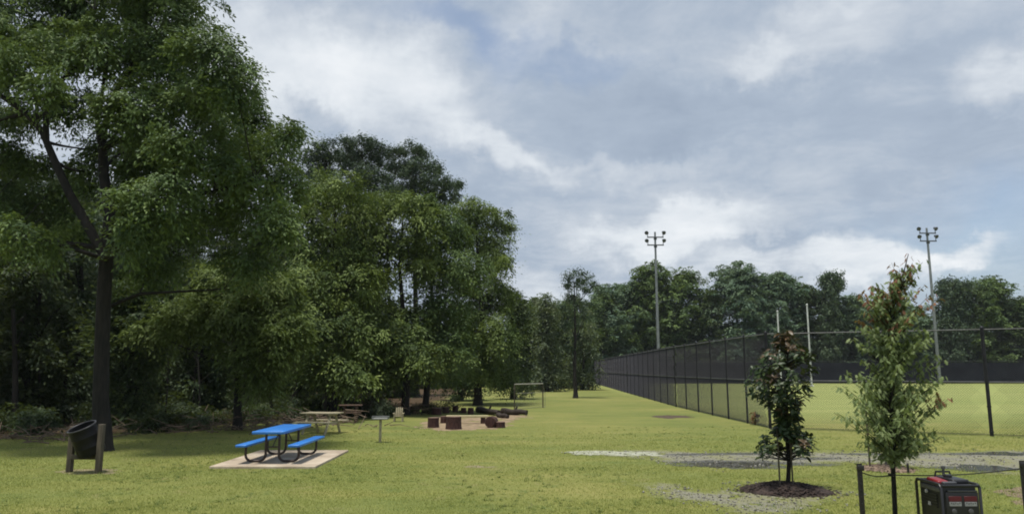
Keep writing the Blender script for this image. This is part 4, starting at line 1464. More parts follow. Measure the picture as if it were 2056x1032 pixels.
# dark fallen logs at the right of the ring
for i, (x0, y0, x1, y1, rad, lab) in enumerate([(960, 828, 1002, 835, 0.17, 'dark mossy log lying at the back of the ring behind the round log'),
                                                (1008, 832, 1058, 834, 0.17, 'longest dark log lying at the right end of the ring'),
                                                (1000, 838, 1020, 840, 0.12, 'short dark log lying just above the low wide seat')]):
    a, b = G(x0, y0), G(x1, y1)
    m = MB()
    pts = [a * (1 - f) + b * f + np.array([0, 0.05 * math.sin(f * 5 + i), rad * 0.9 + 0.02 * math.sin(f * 9 + i)]) for f in np.linspace(0, 1, 9)]
    m.tube(pts, [rad * (1 - 0.25 * f + 0.05 * math.sin(f * 13)) for f in np.linspace(0, 1, 9)], 10)
    m.tube([pts[4], pts[4] + np.array([0.15, -0.1, 0.3])], [rad * 0.35, rad * 0.25], 7)
    o = m.build('fallen_log', 'log_bark', loc=a, angle=60)
    tag(o, lab, 'log')


# ------------------------------------------------------------------ cream picnic table behind the blue one
def wood_table(c, L, rz, top, seatmat, label, h=0.74):
    root = empty('picnic_table', c, label, 'picnic table')
    cs, sn = math.cos(rz), math.sin(rz)

    def W(x, y, z):
        return np.array([c[0] + x * cs - y * sn, c[1] + x * sn + y * cs, z])
    m = MB()
    for j in range(5):
        m.rbox(W(0, (j - 2) * 0.15, h - 0.02), (L, 0.14, 0.038), 0.006, rz=rz, seg=1)
    m.build('tabletop', top, root)
    for s in (-1, 1):
        m = MB()
        for j in (0, 1):
            m.rbox(W(0, s * (0.60 + j * 0.145), 0.43), (L, 0.135, 0.038), 0.006, rz=rz, seg=1)
        m.build('bench', top, root)
    for e in (-1, 1):
        x = e * (L / 2 - 0.25)
        m = MB()
        for s in (-1, 1):
            m.tube([W(x, s * 0.62, 0.0), W(x, s * 0.18, h - 0.05)], 0.05, 4)
        m.box(W(x, 0, 0.385), (0.045, 1.46, 0.09), rz=rz)
        m.box(W(x, 0, h - 0.065), (0.045, 0.7, 0.08), rz=rz)
        m.build('trestle', seatmat, root)


c = G(645, 870)
wood_table(c, 1.35, R(-12), 'cream_wood', 'cream_wood', 'weathered cream wooden picnic table just behind the blue table')
c = G(703, 847)
wood_table(c, 1.0, R(8), 'dark_wood', 'dark_wood', 'small dark brown picnic table among the brush at the wood edge')


def lawn_chair():
    c = G(800, 846)
    k = 0.68
    root = empty('lawn_chair', c, 'small cream slatted chair at the foot of the black trunk', 'chair')
    m = MB()
    m.rbox(c + np.array([0, 0, 0.33]) * k, (0.48 * k, 0.44 * k, 0.03), 0.008, rx=R(-6))
    m.build('seat', 'cream_wood', root)
    m = MB()
    for j in range(4):
        m.rbox(c + k * np.array([(j - 1.5) * 0.12, 0.26, 0.60]), (0.085 * k, 0.025, k * (0.55 + 0.05 * (1.5 - abs(j - 1.5)))), 0.008, rx=R(-14))
    m.build('backrest', 'cream_wood', root)
    for s in (-1, 1):
        m = MB()
        m.rbox(c + k * np.array([s * 0.30, 0, 0.52]), (0.10 * k, 0.52 * k, 0.03), 0.006)
        m.build('armrest', 'cream_wood', root)
        for f in (-1, 1):
            m = MB()
            m.box(c + k * np.array([s * 0.26, f * 0.19, 0.25]), (0.05, 0.06, 0.50 * k))
            m.build('leg', 'cream_wood', root)


lawn_chair()


def pedestal():
    c = G(763, 888)
    root = empty('pedestal_grill', c, 'flat grey tray on a pale post standing in the lawn right of the slab', 'pedestal')
    m = MB()
    h = 0.70
    m.rbox(c + [0, 0, h / 2 - 0.05], (0.075, 0.075, h + 0.1), 0.01)
    m.build('post', 'cream_wood', root)
    m = MB()
    m.rbox(c + [0, 0, h + 0.03], (0.50, 0.36, 0.03), 0.006)
    for s in (-1, 1):
        m.box(c + np.array([s * 0.245, 0, h + 0.075]), (0.012, 0.36, 0.07))
    m.box(c + np.array([0, 0.175, h + 0.075]), (0.47, 0.012, 0.07))
    m.build('tray', 'tray_grey', root)


pedestal()


# brush piles of sticks at the wood edge
def brush(px, py, n, wd, ht, label, seed):
    rr = random.Random(seed)
    c = G(px, py)
    m = MB()
    for i in range(n):
        p = c + np.array([rr.gauss(0, wd), rr.gauss(0, wd * 0.6), abs(rr.gauss(0, ht))])
        a = rr.uniform(0, 6.28)
        l = rr.uniform(0.3, 1.2)
        d = np.array([math.cos(a), math.sin(a), rr.uniform(-0.2, 0.45)]) * l
        p2 = p + d
        p2[2] = max(p2[2], 0.02)
        m.tube([p, (p + p2) / 2 + np.array([0, 0, rr.uniform(-.05, .08)]), p2], [0.02, 0.014, 0.006], 4, caps=False)
    o = m.build('brush_pile', 'stick', loc=c)
    tag(o, label, 'brush pile', kind='stuff')


brush(745, 832, 240, 1.3, 0.32, 'brown heap of dead branches behind the pedestal at the wood edge', 1)
brush(590, 856, 160, 1.6, 0.22, 'brown dead branches lying at the wood edge behind the blue table', 2)
brush(400, 866, 90, 1.6, 0.15, 'scattered dead branches in the shade right of the big trunk', 3)
brush(60, 884, 80, 1.2, 0.14, 'dim dead branches at the wood edge left of the barrel', 4)


# ------------------------------------------------------------------ young trees on the right
def mound(c, rx, ry, h, mat, label, seed, name='mulch_mound', chips=1500):
    rng = np.random.default_rng(seed)
    n, k = 40, 9
    V = [(0, 0, h)]
    for j in range(1, k + 1):
        f = j / k
        for i in range(n):
            t = 2 * math.pi * i / n
            e = 1 + 0.11 * math.sin(3 * t + seed) + 0.07 * math.sin(7 * t + 2 * seed) + 0.04 * math.sin(17 * t + seed) if j > 2 else 1
            V.append((rx * f * e * math.cos(t), ry * f * e * math.sin(t), (h * (1 - f ** 1.8) if j < k else -0.03) + rng.normal() * 0.008))
    Fc = [(0, 1 + i, 1 + (i + 1) % n) for i in range(n)]
    for j in range(1, k):
        for i in range(n):
            i2 = (i + 1) % n
            Fc.append((1 + (j - 1) * n + i, 1 + j * n + i, 1 + j * n + i2, 1 + (j - 1) * n + i2))
    m = MB()
    m.add(np.array(V) + c, Fc)
    # chips
    for _ in range(chips):
        f = math.sqrt(rng.uniform(0, 1.12)) * (1.0 if rng.uniform() < 0.8 else rng.uniform(1.0, 1.35))
        t = rng.uniform(0, 6.28)
        z = max(h * (1 - min(f, 1) ** 1.8), 0) + 0.010
        p = c + np.array([rx * f * math.cos(t), ry * f * math.sin(t), z])
        a = rng.uniform(0, 3.14)
        l, wd = rng.uniform(0.02, 0.06), rng.uniform(0.008, 0.02)
        u = np.array([math.cos(a), math.sin(a), rng.uniform(-.4, .4)]) * l
        vv = np.array([-math.sin(a), math.cos(a), rng.uniform(-.3, .3)]) * wd
        up = np.array([0, 0, 0.012])
        m.add([p - u - vv, p + u - vv, p + u + vv, p - u + vv, p + up], [(0, 1, 4), (1, 2, 4), (2, 3, 4), (3, 0, 4)])
    o = m.build(name, mat, loc=c, smooth=False)
    tag(o, label, 'mulch')


def stakes(pts, mat, label, group, name='tree_stake', r=0.018):
    for (p, h, lean) in pts:
        m = MB()
        m.tube([p - np.array([0, 0, 0.1]), p + np.array([lean, 0, h])], [r, r], 7)
        m.lathe(p + np.array([lean, 0, h]), [(r, 0), (r * 0.6, 0.02), (0.002, 0.03)], 7)
        o = m.build(name, mat, loc=p)
        tag(o, label(p) if callable(label) else label, 'stake', group)


def magnolia():
    c = G(1578, 985)
    k = mpp(c[1]) * 0.965
    Y = c[1]
    rng = np.random.default_rng(400)
    mound(c, 0.78, 0.72, 0.15, 'mulch', 'dark brown mulch mound around the foot of the magnolia', 3)
    root = empty('magnolia_tree', c, 'young magnolia with dark glossy leaves and bronze tips on the mulch mound', 'tree')
    m = MB()
    top = P(1582, 668, Y)
    pts = [c + np.array([0.04, 0, 0.05]), P(1584, 930, Y), P(1578, 860, Y), P(1580, 780, Y), top]
    m.tube(pts, [0.045, 0.038, 0.03, 0.02, 0.006], 9)
    # envelope: (row, left, right)
    env = [(668, 1566, 1596), (690, 1556, 1606), (708, 1534, 1632), (730, 1502, 1640), (765, 1496, 1638), (795, 1506, 1632), (812, 1545, 1606), (840, 1556, 1606), (862, 1550, 1608), (880, 1516, 1640), (900, 1512, 1652), (914, 1520, 1640)]
    rows = np.array([e[0] for e in env])
    el = np.array([e[1] for e in env])
    er = np.array([e[2] for e in env])
    C, N, T, L, TG = [], [], [], [], []
    BC, BN, BT, BL, BG = [], [], [], [], []
    for i in range(235):
        row = rng.uniform(668, 914)
        a, b = np.interp(row, rows, el), np.interp(row, rows, er)
        half = (b - a) / 2
        th = rng.uniform(0, 6.28)
        f = rng.uniform(0.2, 1.0) ** 0.4
        x = (a + b) / 2 + math.cos(th) * half * f
        tip = P(x, row, Y + math.sin(th) * half * f * k)
        zr = tip[2] - (0.10 + 0.25 * f * half * k)
        st = np.array([np.interp(zr, [p[2] for p in pts], [p[0] for p in pts]), Y, max(zr, 0.55)])
        m.tube(bez(st, (st + tip) / 2 + np.array([0, 0, -0.03]), tip, 5), [0.012, 0.010, 0.008, 0.006, 0.004], 5, caps=False)
        dirn = unit(tip - st + np.array([0, 0, 0.12]))
        nl = 8
        bronze = rng.uniform() < (0.5 if row < 712 else 0.12 if row < 780 else 0.03)
        for j in range(nl):
            ang = j * 2.4 + rng.uniform(-.3, .3)
            side = unit(np.cross(dirn, [0.3, 0.2, 1.0]))
            up = np.cross(side, dirn)
            outw = unit(math.cos(ang) * side + math.sin(ang) * up + dirn * rng.uniform(0.2, 0.9))
            ln = rng.uniform(0.10, 0.17)
            pos = tip - dirn * (j / nl) * 0.14 + outw * ln * 0.55
            nn = unit(np.cross(outw, np.cross(dirn, outw) + rng.normal(size=3) * 0.3) + np.array([0, 0, 0.3]))
            nn = unit(dirn + np.array([0, 0, 0.5]) + rng.normal(size=3) * 0.45)
            (BC if bronze else C).append(pos)
            (BN if bronze else N).append(nn)
            (BT if bronze else T).append(rng.uniform(0, 1))
            (BL if bronze else L).append(ln)
            (BG if bronze else TG).append(outw)
    m.build('trunk', 'bark', root)
    nb = len(BC)
    for nm, cc, nn, tt, ll, gg, mat in (('crown', C + BC, N + BN, T + BT, L + BL, TG + BG, 'magnolia_leaf'),):
        cc, nn, ll, gg = np.array(cc), unit(np.array(nn)), np.array(ll), np.array(gg)
        # six-sided pointed leaves
        t = unit(gg - nn * np.sum(gg * nn, -1, keepdims=True))
        b = np.cross(nn, t)
        ln = ll[:, None]
        w_ = ln * 0.40
        v = np.empty((len(cc), 8, 3))
        v[:, 0] = cc - t * ln * 0.5
        v[:, 1] = cc - t * ln * 0.2 + b * w_ * 0.5 + nn * w_ * .15
        v[:, 2] = cc + t * ln * 0.18 + b * w_ * 0.46 + nn * w_ * .15
        v[:, 3] = cc + t * ln * 0.5 - nn * ln * .12
        v[:, 4] = cc + t * ln * 0.18 - b * w_ * 0.46 + nn * w_ * .15
        v[:, 5] = cc - t * ln * 0.2 - b * w_ * 0.5 + nn * w_ * .15
        v[:, 6] = cc - t * ln * 0.2
        v[:, 7] = cc + t * ln * 0.18
        bi = np.arange(len(cc))[:, None] * 8
        q = np.concatenate([bi + np.array([6, 1, 2, 7]), bi + np.array([7, 4, 5, 6])])
        tr = np.concatenate([bi + np.array([0, 1, 6]), bi + np.array([0, 6, 5]), bi + np.array([7, 2, 3]), bi + np.array([7, 3, 4])])
        me = raw_mesh(nm, v.reshape(-1, 3) - c, q, tr, tint=np.repeat(np.array(tt), 8)[:len(cc) * 8])
        link_mesh(nm, me, mat, root)
        me.materials.append(MATS['bronze_leaf'])
        isb = (np.arange(len(cc)) >= len(cc) - nb).astype(np.int32)
        me.polygons.foreach_set('material_index', np.concatenate([np.tile(isb, 2), np.tile(isb, 4)]))
    for px, lab in ((1566, 'thin wooden stake left of the magnolia trunk'), (1592, 'thin wooden stake right of the magnolia trunk')):
        p = P(px, 975, Y - 0.15)
        p[2] = 0.08
        stakes([(p, 1.05, 0.0)], 'post_wood', lab, 'stakes beside the magnolia', r=0.016)


magnolia()

MAPLE_OUT = [(0.0, 0.55), (0.10, 0.30), (0.34, 0.42), (0.20, 0.16), (0.46, 0.06), (0.20, -0.10), (0.26, -0.34), (0.06, -0.28), (0.0, -0.42),
             (-0.06, -0.28), (-0.26, -0.34), (-0.20, -0.10), (-0.46, 0.06), (-0.20, 0.16), (-0.34, 0.42), (-0.10, 0.30)]


def maple():
    Y = 9.0
    g0 = float(emb(Y))
    x = P(1793, 1000, Y)[0]
    base = np.array([x, Y, g0])
    root = empty('maple_sapling', base, 'tall green sapling with red-tipped shoots tied to stakes beside the generator', 'tree')
    rng = np.random.default_rng(500)
    m = MB()
    rows_t = [1010, 900, 800, 700, 600, 530]
    pts = [base - np.array([0, 0, 0.1])] + [P(px, py, Y) for px, py in ((1793, 940), (1791, 850), (1786, 760), (1785, 680), (1790, 610), (1815, 545), (1824, 510))]
    m.tube(pts, [0.030, 0.026, 0.024, 0.021, 0.017, 0.012, 0.007, 0.004], 9)
    env = [(503, 1818, 1832), (530, 1806, 1844), (560, 1752, 1846), (585, 1714, 1860), (620, 1702, 1890), (660, 1704, 1894), (700, 1714, 1888), (750, 1672, 1908), (790, 1664, 1916), (830, 1680, 1918), (870, 1712, 1900), (900, 1736, 1866), (912, 1762, 1836)]
    rows = np.array([e[0] for e in env])
    el = np.array([e[1] for e in env])
    er = np.array([e[2] for e in env])
    k = mpp(Y)
    green, red = [], []
    shoots = []
    for i in range(50):
        row = 520 + 385 * ((i + rng.uniform(0, 1)) / 50) ** 0.85
        a, b = np.interp(row, rows, el), np.interp(row, rows, er)
        th = i * 2.399 + rng.uniform(-0.5, 0.5)
        reach = rng.uniform(0.62, 1.10)
        hw = (b - a) / 2
        for j in range(8):
            f = reach * (1.0 - 0.105 * j) + rng.uniform(-0.05, 0.05)
            shoots.append(((a + b) / 2 + math.cos(th) * hw * f + rng.normal() * 6, row + (1 - f) * 22 + rng.normal() * 7 + 6, math.sin(th) * hw * f * k + rng.normal() * 0.03, False))
    for (sx, sy) in ((1824, 512), (1790, 528), (1828, 545), (1752, 575), (1728, 590), (1870, 590), (1855, 575), (1886, 600), (1888, 795), (1880, 790), (1718, 640), (1765, 580), (1800, 560), (1832, 528), (1740, 600), (1905, 800), (1690, 752), (1695, 745)):
        shoots.append((sx, sy, rng.uniform(-.15, .15), sy < 700 or sy > 780))
    for (sx, sy, dY, redtip) in shoots:
        tip = P(sx, sy, Y + dY)
        dist = math.hypot(tip[0] - x, dY)
        zr = tip[2] - 0.12 - 0.55 * dist
        zs = [p[2] for p in pts]
        zr = min(max(zr, 1.25), zs[-1] - 0.02)
        st = np.array([np.interp(zr, zs, [p[0] for p in pts]), Y, zr])
        m.tube(bez(st, (st + tip) / 2 + np.array([0, 0, -0.02]), tip, 5), [0.0045, 0.004, 0.003, 0.0025, 0.002], 4, caps=False)
        n = 11
        for j in range(n):
            f = 1 - (j / n) * min(0.75, 0.32 / max(0.1, np.linalg.norm(tip - st)))
            p = st * (1 - f) + tip * f
            a = rng.uniform(0, 6.28)
            o = np.array([math.cos(a), math.sin(a), rng.uniform(-0.5, 0.25)])
            pos = p + unit(o) * rng.uniform(0.03, 0.08)
            size = rng.uniform(0.042, 0.074)
            nn = unit(np.array([0, 0, 0.75]) + np.array([o[0], o[1], 0]) * 0.55 + rng.normal(size=3) * 0.35)
            tg = unit(np.array([o[0], o[1], -0.8 + rng.normal() * 0.3]))
            isred = redtip and j < 8 or (sy < 640 and rng.uniform() < 0.22)
            (red if isred else green).append((pos, nn, tg, size))
    m.build('trunk', 'bark', root)
    n = len(MAPLE_OUT)
    O = np.array(MAPLE_OUT)
    for nm, lst, mat in (('crown', green + red, 'maple_leaf'),):
        V, Fc, T = [], [], []
        for i, (pos, nn, tg, size) in enumerate(lst):
            t = unit(tg - nn * np.dot(tg, nn))
            b = np.cross(nn, t)
            o = O * size * np.array([0.80, 1.45])
            pv = pos + o[:, :1] * b + o[:, 1:] * t - nn * (np.abs(o[:, :1]) * 0.35 + np.clip(o[:, 1:], 0, 1) * 0.3)
            V.append(np.vstack([pv, pos]))
            bi = i * (n + 1)
            Fc.append(np.array([(bi + n, bi + j, bi + (j + 1) % n) for j in range(n)]))
            T.append(np.full(n, rng.uniform(0, 1)))
        me = raw_mesh(nm, np.concatenate(V) - base, None, np.concatenate(Fc), tint=np.concatenate(T))
        link_mesh(nm, me, mat, root)
        me.materials.append(MATS['red_leaf'])
        me.polygons.foreach_set('material_index', np.repeat((np.arange(len(lst)) >= len(green)).astype(np.int32), n))
    # steel stakes and tie strap
    sp = []
    for px, ptop, yy, lab in ((1725, 930, 8.8, 'black steel stake standing left of the green sapling'), (2051, 924, 8.9, 'black steel stake at the right edge beyond the generator')):
        gx = P(px, ptop, yy)
        zt = gx[2]
        z0 = float(emb(yy))
        p = np.array([gx[0], yy, z0])
        t = MB()
        t.box((p[0], p[1], (zt + z0) / 2 - 0.1), (0.060, 0.008, zt - z0 + 0.2))
        t.box((p[0], p[1] + 0.022, (zt + z0) / 2 - 0.1), (0.008, 0.036, zt - z0 + 0.19))
        for q in range(10):
            t.box((p[0], p[1] - 0.008, z0 + 0.1 + q * (zt - z0 - 0.1) / 10), (0.022, 0.012, 0.02))
        t.rbox((p[0] + 0.012, p[1] - 0.005, zt - 0.05), (0.075, 0.03, 0.06), 0.008)
        o = t.build('steel_stake', 'black_steel', loc=p)
        tag(o, lab, 'stake', 'steel stakes of the green sapling')
        sp.append((p, zt))
    for (p, zt), lab in zip(sp, ('black tie strap sagging from the left stake to the sapling trunk', 'black tie strap running behind the generator to the right stake')):
        a = np.array([p[0], p[1], zt - 0.09])
        b = np.array([x, Y, P(1793, 953, Y)[2]])
        t = MB()
        t.tube([a * (1 - f) + b * f + np.array([0, 0, -0.035 * math.sin(math.pi * f)]) for f in np.linspace(0, 1, 10)], 0.007, 6)
        t.lathe(b - np.array([0, 0, 0.015]), [(0.034, 0), (0.036, 0.03)], 10)
        o = t.build('tie_strap', 'strap', loc=a)
        tag(o, lab, 'strap')


maple()


def back_sapling():
    c = G(1779, 942)
    Y = c[1]
    mound(c, 0.56, 0.55, 0.10, 'tan_mulch', 'tan mulch ring with thin stakes behind the green sapling trunk', 5, chips=500)
    root = empty('sapling_tree', c, 'second sapling hidden behind the green one, rising from the tan mulch ring', 'tree')
    rng = np.random.default_rng(520)
    m = MB()
    top = P(1779, 760, Y)
    m.tube([c, (c + top) / 2, top], [0.03, 0.024, 0.01], 8)
    lobes = px_lobes([(1779, 800, 40, 40, 0), (1765, 840, 40, 26, 0), (1795, 850, 36, 26, 0), (1780, 760, 26, 30, 0)], Y, rng)
    for (cc, r) in lobes:
        m.tube([c * 0.4 + top * 0.6, cc], [0.014, 0.006], 5)
    m.build('trunk', 'pale_bark', root)
    C, N, T, TG = crown_points(lobes, rng, (0.10, 0.06), 2.2, 0.18, 12, 0.4, 0.5, False, 0.5)
    v, q = leaf_quads(C, N, 0.10, 0.06, rng, TG)
    link_mesh('crown', raw_mesh('crown', v - c, q, tint=T), 'maple_leaf', root)
    for px, lab in ((1747, 'thin wooden stake at the left side of the tan mulch ring'), (1802, 'thin wooden stake at the right side of the tan mulch ring')):
        p = P(px, 940, Y)
        p[2] = 0
        stakes([(p, 1.5, 0.0)], 'post_wood', lab, 'stakes of the tan mulch ring', r=0.022)
    p = P(1824, 953, Y - 0.6)
    p[2] = 0
    stakes([(p, 0.2, 0.0)], 'black_steel', 'short black peg at the right of the tan mulch ring', None, name='ground_peg', r=0.025)


back_sapling()

# reddish weed by the fence corner
c = G(1516, 853)
root = empty('weed_plant', c, 'small reddish weed growing at the foot of the fence corner', 'plant')
rng = np.random.default_rng(530)
m = MB()
lob = [(c + np.array([rng.uniform(-.2, .2), rng.uniform(-.1, .1), rng.uniform(.15, .45)]), (0.18, 0.15, 0.14)) for _ in range(5)]
for cc, r in lob:
    m.tube([c, cc], [0.012, 0.006], 5)
m.build('stem', 'stick', root)
C, N, T, TG = crown_points(lob, rng, (0.11, 0.04), 1.4, 0.12, 10, 0.3, 0.5)
v, q = leaf_quads(C, N, 0.11, 0.04, rng, TG)
link_mesh('foliage', raw_mesh('foliage', v - c, q, tint=T), 'red_leaf', root)


# ------------------------------------------------------------------ generator
def generator():
    Y0 = 8.3
    fl, fr = P(1889, 973, Y0), P(1966, 973, Y0)
    z1 = fl[2]
    wd = fr[0] - fl[0]
    dp = 0.50
    g0 = float(emb(Y0 + 0.2))
    cx = (fl[0] + fr[0]) / 2
    cy = Y0 + dp / 2
    root = empty('generator', (cx, cy, g0), 'black portable generator with red top panel in the lower right corner', 'generator')
    zb = g0 + 0.10
    hz = z1 - zb
    m = MB()
    m.rbox((cx, cy, zb + hz / 2), (wd - 0.04, dp - 0.04, hz - 0.01), 0.03, seg=4)
    m.build('body', 'gen_black', root)
    # tube frame
    m = MB()
    r = 0.016
    for s in (-1, 1):
        xx = cx + s * wd / 2
        m.tube([(xx, cy - dp / 2, g0 + 0.03), (xx, cy - dp / 2, z1 - 0.03), (xx, cy - dp / 2 + 0.03, z1), (xx, cy + dp / 2 - 0.03, z1), (xx, cy + dp / 2, z1 - 0.03), (xx, cy + dp / 2, g0 + 0.03)], r, 9)
    for yy in (cy - dp / 2, cy + dp / 2):
        m.tube([(cx - wd / 2, yy, z1 - 0.01), (cx + wd / 2, yy, z1 - 0.01)], r, 9)
        m.tube([(cx - wd / 2, yy, zb), (cx + wd / 2, yy, zb)], r, 9)
    m.build('frame', 'gen_black', root)
    # front control panel with two labels
    m = MB()
    m.rbox((cx + 0.01, cy - dp / 2 + 0.008, z1 - hz * 0.45), (wd * 0.86, 0.03, hz * 0.62), 0.012)
    pan = m.build('control_panel', 'gen_black', root)
    m = MB()
    m.rbox((cx + 0.02, cy - dp / 2 + 0.004, z1 - 0.065), (wd * 0.78, 0.02, 0.018), 0.006)
    m.build('trim_strip', 'gen_grey', pan)
    for s in (-1, 1):
        x = cx + 0.012 + s * wd * 0.20
        m = MB()
        m.rbox((x, cy - dp / 2 - 0.009, z1 - 0.145), (wd * 0.33, 0.006, 0.055), 0.002, seg=1)
        m.build('red_label', 'label_red', pan)
        m = MB()
        m.rbox((x, cy - dp / 2 - 0.009, z1 - 0.198), (wd * 0.31, 0.006, 0.045), 0.002, seg=1)
        lab = m.build('white_label', 'label_white', pan)
        m = MB()
        for q in range(5):
            m.box((x + (q - 2) * wd * 0.055, cy - dp / 2 - 0.013, z1 - 0.188 - 0.006 * (q % 2)), (wd * 0.035, 0.002, 0.012))
        m.build('print', 'gen_grey', lab)
    for s in (-1, 1):
        m = MB()
        m.lathe((cx + s * 0.09, cy - dp / 2 - 0.004, z1 - 0.275), [(0.028, 0), (0.026, 0.012), (0.012, 0.014)], 16, axis=(0, -1, 0))
        m.build('outlet', 'gen_grey', pan)
    # left side: fuel cap, louvres, sticker
    m = MB()
    xl = cx - wd / 2 + 0.02
    m.rbox((xl - 0.004, cy - 0.02, z1 - 0.06), (0.02, dp * 0.8, 0.05), 0.008)
    m.build('side_trim', 'gen_grey', root)
    m = MB()
    for q in range(5):
        m.box((xl - 0.002, cy + 0.02, z1 - 0.13 - q * 0.03), (0.02, dp * 0.6, 0.014))
    m.build('louvre', 'gen_black', root)
    for yy, zz, nm in ((cy + 0.06, z1 - 0.11, 'knob'), (cy + 0.02, z1 - 0.235, 'sticker')):
        m = MB()
        if nm == 'knob':
            m.lathe((xl - 0.008, yy, zz), [(0.022, 0), (0.020, 0.016), (0.006, 0.018)], 14, axis=(-1, 0, 0))
        else:
            m.box((xl - 0.013, yy, zz), (0.004, 0.045, 0.04))
        m.build(nm, 'label_white', root)
    # top: red moulding, tank, handle
    m = MB()
    m.rbox((cx - wd * 0.27, cy - 0.02, z1 + 0.010), (wd * 0.30, dp * 0.48, 0.05), 0.018, seg=3, rx=R(4))
    m.build('red_cover', 'gen_red', root)
    m = MB()
    m.rbox((cx - wd * 0.20, cy - dp / 2 + 0.06, z1 + 0.012), (wd * 0.36, 0.05, 0.03), 0.01)
    m.build('grey_cover', 'gen_grey', root)
    m = MB()
    m.rbox((cx + wd * 0.20, cy + 0.04, z1 + 0.012), (wd * 0.46, dp * 0.7, 0.055), 0.02, seg=3)
    tank = m.build('fuel_tank', 'gen_black', root)
    m = MB()
    m.lathe((cx + wd * 0.12, cy + 0.06, z1 + 0.035), [(0.045, 0), (0.045, 0.03), (0.03, 0.036)], 16)
    m.build('fuel_cap', 'gen_black', tank)
    m = MB()
    xx = cx + wd * 0.26
    m.tube([(cx + wd * 0.02, cy + dp / 2, z1), (cx + wd * 0.06, cy + dp / 2, z1 + 0.075), (cx + wd * 0.44, cy + dp / 2, z1 + 0.075), (cx + wd * 0.48, cy + dp / 2, z1)], 0.012, 8)
    m.build('handle', 'gen_black', root)
    m = MB()
    m.tube([(xx - 0.05, cy + 0.15, z1 + 0.03), (xx - 0.05, cy + 0.15, z1 + 0.13)], 0.014, 8)
    m.lathe((xx - 0.05, cy + 0.15, z1 + 0.12), [(0.022, 0), (0.022, 0.03), (0.008, 0.034)], 12)
    m.build('exhaust_stub', 'gen_grey', root)
    for s in (-1, 1):
        m = MB()
        m.lathe((cx + s * (wd / 2 - 0.02) - 0.02, cy + dp / 2 - 0.06, g0 + 0.10), [(0.05, 0), (0.10, 0.004), (0.105, 0.02), (0.10, 0.036), (0.05, 0.04)], 18, axis=(1, 0, 0))
        m.build('wheel', 'black_steel', root)
        m = MB()
        m.box((cx + s * (wd / 2 - 0.05), cy - dp / 2 + 0.04, g0 + 0.045), (0.05, 0.05, 0.11))
        m.build('foot', 'black_steel', root)


generator()


# ------------------------------------------------------------------ grass blades on the nearer lawn
def grass():
    rng = np.random.default_rng(900)
    N = 620000
    u = rng.uniform(0, 1, N)
    y0, y1 = 11.3, 36.0
    y = y0 * (y1 / y0) ** (u ** 1.15)
    x = rng.uniform(-1, 1, N) * (y * 0.74 + 1.0)
    keep = ~((x > PADX0 - .02) & (x < PADX1 + .02) & (y > PADY0 - .02) & (y < PADY1 + .02))
    for poly, prob in ((PATH, 0.12), (SANDY, 0.35), (PUD, 0.0), (PIT, 0.1)):
        d = poly_dist(poly, x, y)
        keep &= ~((d > -0.1) & (rng.uniform(0, 1, N) > np.maximum(prob, 0.9 - d / 0.9)))
    for c, r in ((G(1578, 985), 0.85), (G(1779, 942), 0.62)):
        keep &= np.hypot(x - c[0], y - c[1]) > r
    sd = -0.8 * x + 0.6 * y - 27.6
    keep &= ~((sd > 0.5) & (x < -5) & (rng.uniform(0, 1, N) > 0.12))
    dens = fbm(x, y, 0.8, 7)
    keep &= rng.uniform(0, 1, N) < (0.35 + 1.3 * np.clip(dens - 0.25, 0, 1)) * np.clip((36 - y) / 12, 0, 1)
    x, y = x[keep], y[keep]
    n = len(x)
    z = emb(y)
    h = rng.uniform(0.014, 0.034, n) * (0.7 + 0.8 * fbm(x, y, 0.5, 17)) * np.clip((37 - y) / 14, 0.1, 1)
    wd = rng.uniform(0.0032, 0.007, n) * (y / 12) ** 0.7
    a = rng.uniform(0, math.pi, n)
    lx, ly = rng.normal(size=n) * 0.55 * h, rng.normal(size=n) * 0.55 * h
    v = np.empty((n, 3, 3))
    v[:, 0] = np.stack([x - np.cos(a) * wd, y - np.sin(a) * wd, z - 0.005], -1)
    v[:, 1] = np.stack([x + np.cos(a) * wd, y + np.sin(a) * wd, z - 0.005], -1)
    v[:, 2] = np.stack([x + lx, y + ly, z + h], -1)
    tint = np.clip(0.35 * rng.uniform(0, 1, n) + 0.9 * (fbm(x, y, 0.35, 27) - 0.3), 0, 1)
    me = raw_mesh('grass', v.reshape(-1, 3), None, np.arange(n * 3).reshape(-1, 3), tint=tint)
    o = link_mesh('grass', me, 'blade')
    tag(o, 'short mown yellow-green grass blades over the nearer lawn', 'grass', kind='stuff')


grass()


